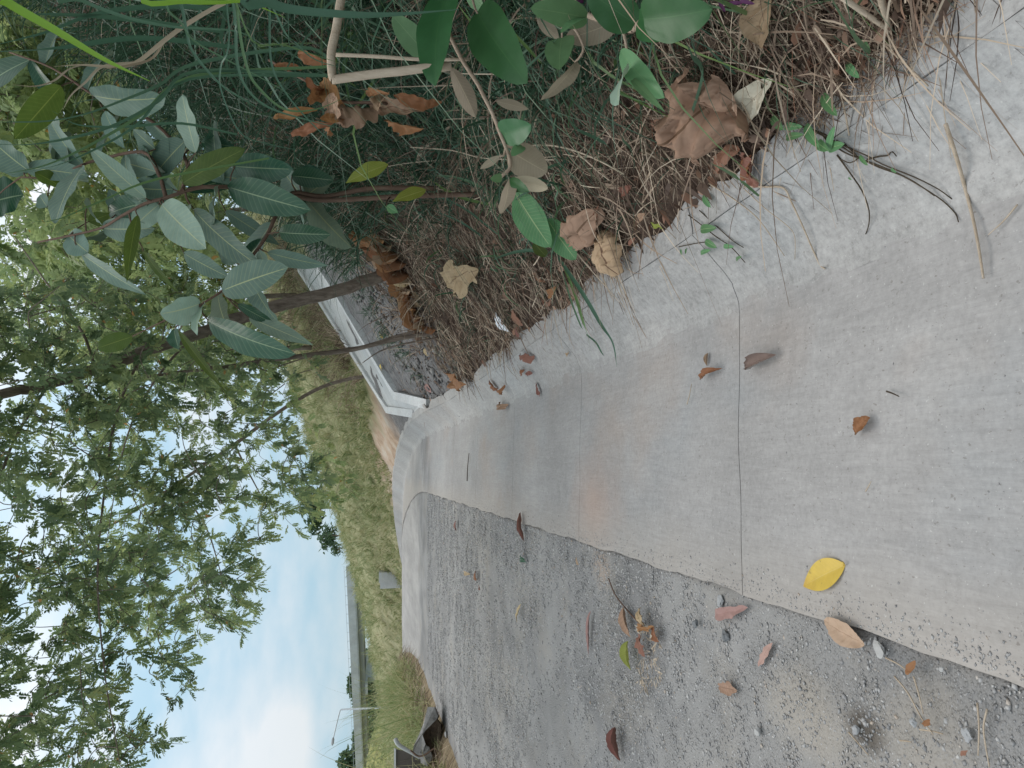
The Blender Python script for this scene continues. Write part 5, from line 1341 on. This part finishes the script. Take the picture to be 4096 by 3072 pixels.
FL = [
 ('largest crumpled tan leaf on the bank, beside the pale leaf with holes', 3, 700, 600, 240, 770, 560, 'dead_brown', 'round', dict(crumple=.42, curl=.7, roll=-.6, ragged=.15, lift=.035, tilt=.6, **CR)),
 ('pale cream leaf with dark holes beside the largest crumpled leaf', 3, 640, 760, 900, 500, 210, 'dead_cream', 'ell', dict(crumple=.13, curl=.3, lift=.04, roll=.6, tilt=.4, **CR)),
 ('small pale folded half leaf below the cream leaf with holes', 3, 590, 660, 700, 810, 120, 'dead_cream', 'ell', dict(crumple=.12, curl=.6, lift=.05, tilt=.5)),
 ('long tan curled leaf hanging nose down at the upper bank edge', 3, 920, -40, 820, 300, 230, 'dead_tan', 'ell', dict(crumple=.08, roll=.9, curl=.4, lift=.06, tilt=.6, **CR)),
 ('reddish shrivelled leaf under the largest crumpled leaf', 3, 640, 920, 440, 1090, 100, 'dead_red', 'lance', dict(crumple=.18, curl=.7, lift=.02)),
 ('dark red shrivelled leaf hanging over the kerb edge', 3, 650, 980, 760, 1190, 100, 'dead_red', 'palm', dict(crumple=.24, curl=.8, lift=.02, ragged=.4)),
 ('rusty leaf scrap wedged by the shrivelled red leaves', 3, 690, 980, 640, 1150, 70, 'dead_orange', 'ell', dict(crumple=.2, curl=.5, lift=.02)),
 ('upper of two balled brown leaves at the kerb edge', 'b', 1175, 640, 1400, 440, 300, 'dead_brown', 'palm', dict(crumple=.20, roll=-1.2, curl=1.2, lift=.045, tilt=.9, **CR)),
 ('lower of two balled brown leaves, touching the kerb top', 'b', 1370, 640, 1530, 930, 330, 'dead_brown', 'palm', dict(crumple=.18, roll=-1.2, curl=1.2, lift=.045, tilt=.9, **CR)),
 ('brown twisted leaf stalk above the two balled leaves', 'b', 1350, 580, 1380, 405, 60, 'dead_red', 'lance', dict(crumple=.1, roll=1.2, curl=.4, lift=.05, tilt=.5)),
 ('lone pale tan lobed leaf lying below the leaning trunk', 'b', 470, 900, 270, 960, 250, 'dead_tan', 'palm', dict(crumple=.16, curl=.4, ragged=.35, lift=.05, tilt=.7, **CR)),
 ('orange brown leaf between the lone tan leaf and the sprig', 'b', 830, 890, 920, 970, 55, 'dead_orange', 'ell', dict(crumple=.1, curl=.4, lift=.02)),
 ('orange brown curled leaf in the straw near the kerb', 'b', 950, 1080, 1000, 1010, 70, 'dead_orange', 'ell', dict(crumple=.16, curl=.7, lift=.025, tilt=.4)),
 ('dull maroon leaf left of the orange curled one', 'b', 880, 1100, 960, 1140, 50, 'dead_red', 'ell', dict(crumple=.1, curl=.4, lift=.02)),
 ('reddish leaf beside the white scrap', 'b', 680, 1170, 760, 1290, 65, 'dead_red', 'ell', dict(crumple=.12, curl=.6, lift=.025)),
 ('upright reddish leaf at the straw edge below the white scrap', 'b', 715, 1390, 715, 1290, 42, 'dead_red', 'ell', dict(crumple=.1, curl=.4, lift=.02, tilt=.4)),
 ('red brown curled leaf high on the bank above the balled pair', 'b', 1510, 320, 1590, 260, 90, 'dead_red', 'ell', dict(crumple=.12, roll=1.0, curl=.5, lift=.03, tilt=.4)),
 ('tan folded leaf right of the balled pair', 'b', 1620, 520, 1680, 470, 70, 'dead_brown', 'ell', dict(crumple=.14, curl=.5, lift=.03, tilt=.4)),
 ('yellow green fragment in the straw near the kerb corner', 'b', 1730, 535, 1835, 575, 42, 'yellow_green', 'ell', dict(crumple=.16, curl=.4, lift=.03, ragged=.4)),
 ('small crimson leaf just above the kerb joint', 'b', 1555, 700, 1605, 650, 34, 'dead_red', 'ell', dict(crumple=.06, curl=.4, lift=.03)),
 ('purple brown crumpled leaf on the slab with a straw through it', 'b', 745, 1500, 825, 1525, 60, 'dead_red', 'palm', dict(crumple=.25, curl=1.0, lift=.01)),
 ('first of three brown scraps below the straw spill', 'b', 720, 1640, 750, 1610, 36, 'dead_orange', 'ell', dict(crumple=.2, curl=.8, lift=.008)),
 ('chestnut scrap next to the scrap under the straw spill', 'b', 770, 1640, 805, 1630, 40, 'dead_red', 'ell', dict(crumple=.2, curl=.8, lift=.008)),
 ('tiny tan curl on the gutter fold near the grass blade tips', 'b', 1055, 1510, 1070, 1485, 22, 'dead_tan', 'ell', dict(crumple=.2, curl=.8, lift=.006)),
 ('red notched leaf alone on the slab toward the drain', 5, 1660, 838, 1690, 930, 34, 'dead_red', 'palm', dict(crumple=.12, curl=.3, lift=.006, ragged=.5)),
 ('orange brown crumpled leaf on the straw tongue by the soil', 5, 1180, 800, 1265, 845, 65, 'dead_orange', 'palm', dict(crumple=.24, curl=.8, lift=.02)),
 ('orange leaf on the slab below the straw tongue', 5, 1372, 830, 1415, 880, 34, 'dead_orange', 'palm', dict(crumple=.22, curl=.8, lift=.01)),
 ('second orange leaf next to the one below the straw tongue', 5, 1440, 885, 1470, 850, 28, 'dead_orange', 'ell', dict(crumple=.22, curl=.8, lift=.01)),
 ('small heap like brown leaf on the slab facing the drain bend', 5, 1438, 1005, 1490, 975, 50, 'dead_brown', 'palm', dict(crumple=.25, curl=.8, lift=.01, ragged=.4)),
 ('grey brown rolled leaf casting a shadow beside the near joint', 6, 800, 745, 995, 660, 120, 'dead_grey', 'ell', dict(crumple=.07, roll=1.5, curl=.35, lift=.016, **CR)),
 ('orange brown curled scrap across the joint from the rolled leaf', 6, 515, 815, 630, 735, 60, 'dead_orange', 'ell', dict(crumple=.16, roll=1.1, curl=.7, lift=.01)),
 ('small seed pod shaped leaf just above the orange scrap', 6, 535, 650, 530, 735, 22, 'dead_tan', 'lance', dict(roll=1.4, curl=.2, lift=.006)),
 ('brown torn leaf alone in the middle of the near slab', 6, 1585, 1060, 1490, 1165, 105, 'dead_orange', 'ell', dict(crumple=.12, roll=.9, curl=.5, lift=.014, ragged=.2, **CR)),
 ('tiny red chip on the near slab near the kerb', 6, 1550, 5, 1580, 15, 22, 'dead_red', 'ell', dict(crumple=.1, lift=.004)),
 ('bright yellow leaf lying flat on the near slab', 8, 1722, 410, 1452, 545, 190, 'yellow', 'lance', dict(curl=.25, fold=.10, lift=.006, nl=24, nw=10)),
 ('spotted tan leaf with a dark midrib at the slab edge', 8, 1868, 915, 1598, 760, 150, 'spotted_tan', 'ell', dict(crumple=.05, curl=.25, lift=.012, fold=.12, **CR)),
 ('dusty pink leaf half buried in grit by the joint end', 8, 900, 740, 1110, 680, 100, 'dead_pink', 'ell', dict(crumple=.08, curl=.5, lift=.006, ragged=.3)),
 ('dusty pink shred flat on the grit', 8, 1170, 1055, 1265, 900, 70, 'dead_pink', 'ell', dict(crumple=.06, curl=.2, lift=.004, ragged=.4)),
 ('flattened brown skeleton leaf pressed in the grit', 8, 920, 1180, 1030, 1200, 110, 'dead_brown', 'palm', dict(crumple=.08, curl=.2, lift=.003, ragged=.5)),
 ('long tan leaf at the stalk end of the frayed husk', 8, 325, 675, 365, 868, 52, 'dead_brown', 'lance', dict(crumple=.05, curl=.3, lift=.01, roll=.6)),
 ('yellow green curled leaf along the frayed husk', 8, 355, 890, 370, 1075, 48, 'yellow_green', 'lance', dict(crumple=.06, curl=.4, lift=.012, roll=.7)),
 ('thin pinkish leaf sliver alone on the grit', 8, 110, 700, 95, 980, 26, 'dead_pink', 'lance', dict(crumple=.04, curl=.2, lift=.006, roll=.8)),
 ('dark red rolled leaf on the gravel', 8, 280, 1430, 305, 1650, 52, 'dead_red', 'lance', dict(crumple=.08, curl=.3, lift=.012, roll=1.2)),
 ('orange leaf scrap by the gutter edge near the round stone', 'e', 520, 850, 610, 735, 75, 'dead_orange', 'ell', dict(crumple=.10, curl=.4, lift=.010)),
 ('rust coloured curl at the end of the straw bits', 'e', 680, 1290, 740, 1235, 50, 'dead_orange', 'ell', dict(crumple=.22, curl=.8, lift=.010)),
 ('rusty flake low on the gravel', 'e', 985, 1545, 1060, 1510, 45, 'dead_red', 'ell', dict(crumple=.15, curl=.4, lift=.008)),
 ('narrow brown leaf standing at the far gravel edge', 7, 1725, 75, 1745, 265, 30, 'dead_red', 'lance', dict(crumple=.05, roll=1.2, curl=.2, lift=.012)),
 ('dark green fresh leaf curled on the gravel', 7, 1725, 350, 1762, 395, 34, 'deep', 'ell', dict(crumple=.14, curl=.8, lift=.01)),
 ('tan strip of leaf alone in the middle of the gravel', 7, 1728, 655, 1695, 780, 26, 'dead_tan', 'lance', dict(crumple=.05, roll=.9, curl=.3, lift=.01)),
 ('red brown leaf far out on the gravel', 7, 1310, 130, 1310, 200, 22, 'dead_red', 'ell', dict(crumple=.1, curl=.5, lift=.01)),
 ('tan leaf lying flat far out on the gravel', 7, 1372, 455, 1398, 470, 26, 'dead_tan', 'ell', dict(crumple=.1, curl=.4, lift=.01)),
 ('rusty pair like leaf beyond the flat tan one', 7, 1435, 450, 1440, 510, 26, 'dead_orange', 'ell', dict(crumple=.12, curl=.5, lift=.01)),
 ('brown leaf beside the rusty one out on the gravel', 7, 1455, 540, 1465, 570, 22, 'dead_red', 'ell', dict(crumple=.12, curl=.5, lift=.01)),
 ('tan leaf near the gravel corner at the slab', 7, 2075, 360, 2090, 410, 26, 'dead_tan', 'ell', dict(crumple=.1, curl=.4, lift=.01)),
 ('yellow leaf on the grey soil beside the drain wall', 'c', 835, 730, 870, 775, 40, 'yellow', 'ell', dict(curl=.5, lift=.03, tilt=.5)),
 ('second smaller yellow leaf on the grey soil by the drain', 'c', 838, 1010, 850, 1060, 24, 'yellow', 'ell', dict(curl=.4, lift=.03, tilt=.5)),
 ('pale tan leaf on the grey soil under the wiry stems', 'c', 1240, 870, 1260, 935, 36, 'dead_tan', 'ell', dict(crumple=.1, curl=.4, lift=.03, tilt=.5)),
 ('pale stained leaf flat on the grey soil near the kerb', 'c', 1240, 1180, 1285, 1265, 46, 'dead_pink', 'ell', dict(crumple=.08, curl=.2, lift=.02, tilt=.4)),
]
for i, (lab, k, x0, y0, x1, y1, w, mt, sh, kw) in enumerate(FL):
    fallen(lab, k, x0, y0, x1, y1, w, mt, sh, seed=i + 3, **kw)
cane('leaf_stalk', 'short hooked stalk of the bright yellow leaf', 'stalk', [gp(8, 1718, 412, .010), gp(8, 1726, 400, .012), gp(8, 1722, 388, .014)], [.0022, .0016], M['yellow'], 'fallen leaves', 5)
# the lone tan leaf's long stalk, the husk's stalk
cane('leaf_stalk', 'long curved stalk of the lone pale tan leaf', 'stalk', [gp('b', 455, 885, .05), gp('b', 560, 870, .05), gp('b', 640, 872, .05), gp('b', 770, 905, .03)], [.006, .004], M['brown_stem'], 'fallen leaves')
cane('leaf_stalk', 'brown leaf stalk lying at the head of the frayed husk', 'stalk', [gp(8, 222, 495, .008), gp(8, 260, 590, .008), gp(8, 330, 680, .01), gp(8, 430, 785, .012)], [.0028, .004], M['brown_stem'], 'fallen leaves')

# dried frond heaped at the foot of the leaning tree
sp = [(5, 700, -120), (5, 750, 20), (5, 850, 190), (5, 930, 320), (5, 1000, 480)]
frp = cr([gp(*q, .07) for q in sp], 6)
fr = empty('dried_frond', frp[8], 'dried brown frond with many folded leaflets heaped at the foot of the leaning tree', 'frond', None)
m = MB(); m.tube(frp, [.012, .006], 6); to_local(m.build('spine', M['brown_stem']), fr)
tgf = np.gradient(frp, axis=0)
for i in range(72):
    f = (i // 2 + .5) / 36 * (len(frp) - 1); j = int(f)
    c = frp[j] + (frp[min(j + 1, len(frp) - 1)] - frp[j]) * (f - j)
    tg = unit(tgf[j]); sd = unit(np.cross(tg, gnorm(c))) * (1 if i % 2 else -1)
    L = 0.16 + .16 * R.random()
    T = c + sd * L * .75 + tg * L * (.35 + .3 * R.normal()) + np.array([0, 0, .03 + .06 * R.normal()])
    T[2] = max(T[2], float(zt(T[0], T[1])) + .015)
    place('leaflet', c + [0, 0, .03 * R.random()], T, (0.045 + .03 * R.random()) * FPX / 5.4, M[['dead_orange', 'dead_brown', 'dead_tan', 'dead_orange'][i % 4]], gnorm(c) + R.normal(size=3) * .5, fr, 'ell', 12, 6, i, fold=.45, curl=.7, crumple=.16, roll=.9)

# hanging bunch of big orange dead leaves in the dark grass
bnp = zz(2, 0, 660); Db_ = min(hit(*bnp)[1] * .9, 3.3)
bn = empty('dead_leaf_bunch', P(*zz(1, 2100, 500), Db_), 'bunch of big orange brown dead leaves hanging in the dark grass by the snapped cane', 'dead leaves')
for i, (k0, x0, y0, k1, x1, y1, w, mt) in enumerate([(1,2040,540,1,2210,720,150,'dead_orange'), (1,1940,650,2,20,620,110,'dead_orange'), (1,1735,755,1,2010,700,85,'dead_orange'), (1,1850,850,1,2120,770,80,'dead_orange'), (1,1940,480,1,2085,570,80,'dead_orange'),
      (1,1890,330,1,2110,400,90,'dead_orange'), (1,1735,420,1,1910,440,60,'dead_orange'), (2,75,585,2,110,780,150,'dead_brown'), (2,90,650,2,335,650,150,'dead_brown'), (2,300,690,2,650,690,140,'dead_brown'), (2,390,740,2,640,805,95,'dead_orange'),
      (2,430,590,2,745,650,95,'dead_orange'), (2,-40,740,2,150,730,75,'dead_orange'), (2,270,575,2,410,605,60,'dead_orange'), (1,2100,800,2,60,850,70,'dead_orange'), (2,380,600,2,330,700,120,'dead_brown')]):
    B, T = P(*zz(k0, x0, y0), Db_ + .15 * R.normal() * .5), P(*zz(k1, x1, y1), Db_ + .15 * R.normal() * .5)
    place('leaf', B, T, w / 1.58, M[mt], tcam(B) + R.normal(size=3) * .3 + [0, 0, .4], bn, 'palm' if w > 100 else 'ell', 22, 12, i, crumple=.14, curl=.6, roll=.8, ragged=.2)
m = MB(); m.tube(cr([P(*zz(1, 1700, 380), Db_ + .1), P(*zz(1, 1950, 520), Db_ + .05), P(*zz(2, 100, 640), Db_ + .05), P(*zz(2, 420, 660), Db_ + .05), hit(*zz(2, 560, 760))[0]], 4), [.006, .008], 6)
to_local(m.build('stem', M['brown_stem']), bn)

# frayed husk on the gravel
hk = empty('frayed_husk', gp(8, 480, 900), 'frayed pale husk shredded on the gravel at the end of its stalk', 'husk')
for i, (x0, y0, x1, y1, w, mt) in enumerate([(430, 690, 470, 800, 60, 'dead_tan'), (440, 810, 540, 800, 50, 'dead_orange'), (520, 800, 550, 900, 50, 'dead_orange'), (430, 860, 470, 990, 60, 'dead_red'), (500, 840, 530, 890, 40, 'dead_cream'), (420, 820, 480, 790, 40, 'dead_cream')]):
    a, b = zz(8, x0, y0), zz(8, x1, y1)
    B, T = hit(*a)[0] + [0, 0, .012], hit(*b)[0] + [0, 0, .014]
    place('flake', B, T, w / 1.58, M[mt], gnorm(B), hk, 'palm', 12, 8, i, crumple=.22, curl=.6, ragged=.4)
q = np.array([hit(*zz(8, 400 + 150 * R.random(), 800 + 390 * R.random()))[0] for _ in range(150)])
Dn = lying(150, .25)
V, F, U = strips(q + [0, 0, .008], Dn, .012 + .03 * R.random(150), .003 + .006 * R.random(150), .1, .3, 2, .3, .7 + .2 * R.random(150))
to_local(tag(mesh_obj('fibre', V, F, M['straw'], None, U), kind='stuff'), hk)

# scrap of white plastic
a, b = zz('b', 555, 1195), zz('b', 655, 1345)
o = place('white_scrap', hit(*a)[0] + [0, 0, .03], hit(*b)[0] + [0, 0, .03], 34, M['white_plastic'], gnorm(hit(*a)[0]) + tcam(hit(*a)[0]) * .6, None, 'ell', 14, 8, 5, crumple=.08, curl=.3, roll=.6, ragged=.2)
tag(o, 'crumpled white plastic scrap in the brown litter', 'litter', None)

# stones big enough to point at
def stone(label, k, x, y, rpx, col, flat=.55, seed=0):
    h, d = hit(*zz(k, x, y)); r = rpx * .85 / Z[k][2] / FPX * d
    import bmesh
    bm = bmesh.new(); bmesh.ops.create_icosphere(bm, subdivisions=2, radius=1.0)
    for v in bm.verts:
        n = mnoise.noise(v.co * 1.1 + Vector((seed * 3.3, 1, 2))) * .55 + mnoise.noise(v.co * 2.2 + Vector((seed, 5, 1))) * .30
        v.co = v.co * (1 + n); v.co.z *= flat; v.co.x *= 1.15
    bmesh.ops.scale(bm, vec=(r, r, r), verts=bm.verts)
    me = bpy.data.meshes.new('stone'); bm.to_mesh(me); bm.free()
    me.materials.append(col)
    o = bpy.data.objects.new('stone', me); COL.objects.link(o)
    o.location = h + np.array([0, 0, r * flat * .35]); o.rotation_euler = (0, 0, seed)
    tag(o, label, 'stone', 'loose stones on the gravel')
M['dark_stone'] = mat_plain('dark_stone', (0.17, 0.175, 0.18), 0.9)
M['pale_stone'] = mat_plain('pale_stone', (0.40, 0.395, 0.385), 0.95, 0.1)
for i, a in enumerate([('round pale grey stone at the slab edge below the spotted leaf', 8, 1930, 950, 52, 'pale_stone', .5), ('dark split stone in the grit beside the pink leaf', 8, 765, 780, 32, 'dark_stone', .6), ('flat grey stone above the pink leaf', 8, 920, 640, 40, 'stone', .3),
        ('dark stone under the pink leaf', 8, 950, 860, 38, 'dark_stone', .5), ('small white stone by the gravel edge of the near slab', 'e', 790, 810, 28, 'pale_stone', .6), ('blue grey stone beside the straw bits', 'e', 548, 1268, 34, 'stone', .7),
        ('broad dusty stone low on the gravel', 'e', 1000, 1370, 55, 'stone', .3), ('grey stone in the middle of the gravel', 8, 1160, 1462, 34, 'pale_stone', .6), ('grey stone in the dark damp hollow', 8, 1778, 1452, 34, 'stone', .6),
        ('small grey stone at the left border of the gravel', 8, 2140, 1405, 30, 'stone', .6), ('flat pale stone at the far gravel rim', 7, 1240, 1480, 24, 'pale_stone', .35), ('small grey chip in the gutter by the kerb', 6, 1475, 113, 11, 'dark_stone', .7)]):
    stone(a[0], a[1], a[2], a[3], a[4], M[a[5]], a[6], i + 1)

# short straws strewn over the gravel
for i, (lab, l) in enumerate([('long straw across the gravel below the round stone', [(405, 870), (520, 1010), (640, 1230), (740, 1370)]), ('straw from the round stone to the orange scrap', [(330, 710), (440, 765), (510, 815)]), ('upright straw pair low on the gravel, outer stalk', [(1120, 1095), (1135, 1300), (1128, 1550)]),
        ('upright straw pair low on the gravel, inner stalk', [(1205, 1150), (1175, 1300), (1190, 1450), (1225, 1650)]), ('short straw lying across the foot of the long one', [(620, 1325), (730, 1340), (825, 1365)]), ('pale flat straw piece on the gravel', [(450, 1420), (500, 1425), (550, 1433)]),
        ('straw leaning out of the damp hollow', [(10, 1350), (90, 1440), (180, 1545)]), ('bleached straw wisp beneath the orange scrap', [(570, 870), (610, 1000), (655, 1195)])]):
    cane('straw_stalk', lab, 'straw', [gp('e', *q, .007) for q in l], [.0022, .0014], M['dry_cane'], 'straws on the gravel', 5)

# ------------------------------------------------------------------ left road edge: broken slab and old trough
def prism(name, k, poly, D, dpt, mat, root, rough=0.03):
    m = MB(); n = len(poly)
    f = [P(*zz(k, *q), D + R.normal() * rough) for q in poly]
    b = [P(*zz(k, *q), D + dpt + R.normal() * rough) + np.array([0, 0, -.02]) for q in poly]
    c = sum(f) / n
    m.add(f + b + [c + R.normal(size=3) * rough], [(i, (i + 1) % n, 2 * n) for i in range(n)] + [((i + 1) % n, i, n + i, n + (i + 1) % n) for i in range(n)] + [tuple(range(2 * n - 1, n - 1, -1))])
    o = m.build(name, mat, None, False)
    return to_local(o, root)
hB, DB = hit(1762, 2990)
bs_ = empty('broken_slab', hB, 'broken lip of grey paving over a dark eroded hollow at the left road edge', 'broken slab')
prism('slab_lip', 'd', [(1480, 950), (1560, 955), (1600, 1060), (1575, 1105), (1530, 1090), (1475, 1180), (1420, 1290), (1455, 1380), (1425, 1480), (1400, 1560), (1300, 1500), (1320, 1400), (1385, 1260), (1440, 1120)], DB - .05, .55, M['rubble'], bs_)
prism('hollow', 'd', [(1530, 1060), (1590, 1100), (1635, 1160), (1640, 1500), (1560, 1640), (1420, 1560), (1400, 1300), (1470, 1150)], DB + .12, .4, M['dark_soil'], bs_, .06)
prism('slab_stone', 'd', [(1440, 1380), (1500, 1420), (1540, 1540), (1480, 1640), (1400, 1600), (1390, 1480)], DB - .02, .3, M['rubble'], bs_)
cane('dead_root', 'dark root loop lying over the broken slab', 'root', [P(*zz('d', *q), DB - .12) for q in [(1280, 1450), (1370, 1520), (1460, 1500), (1560, 1430), (1590, 1470)]], [.012, .01], M['brown_stem'])
tr = empty('old_trough', P(*zz('d', 1430, 1620), DB + .3), 'old brown trough with a pale rim lying beside the broken slab', 'trough')
prism('trough_wall', 'd', [(1112, 1445), (1250, 1470), (1425, 1525), (1440, 1640), (1430, 1900), (1112, 1900)], DB + .3, .06, M['pipe'], tr, .002)
prism('trough_rim', 'd', [(1090, 1428), (1112, 1440), (1111, 1900), (1088, 1900)], DB + .28, .09, M['pipe_rim'], tr, .002)
m = MB(); m.tube(cr([P(*zz('d', *q), DB + .2) for q in [(1108, 1318), (1118, 1350), (1150, 1395), (1230, 1445), (1300, 1485), (1390, 1540)]], 4), [.028, .030, .022], 6)
to_local(m.build('trough_lip', M['pipe_rim']), tr)
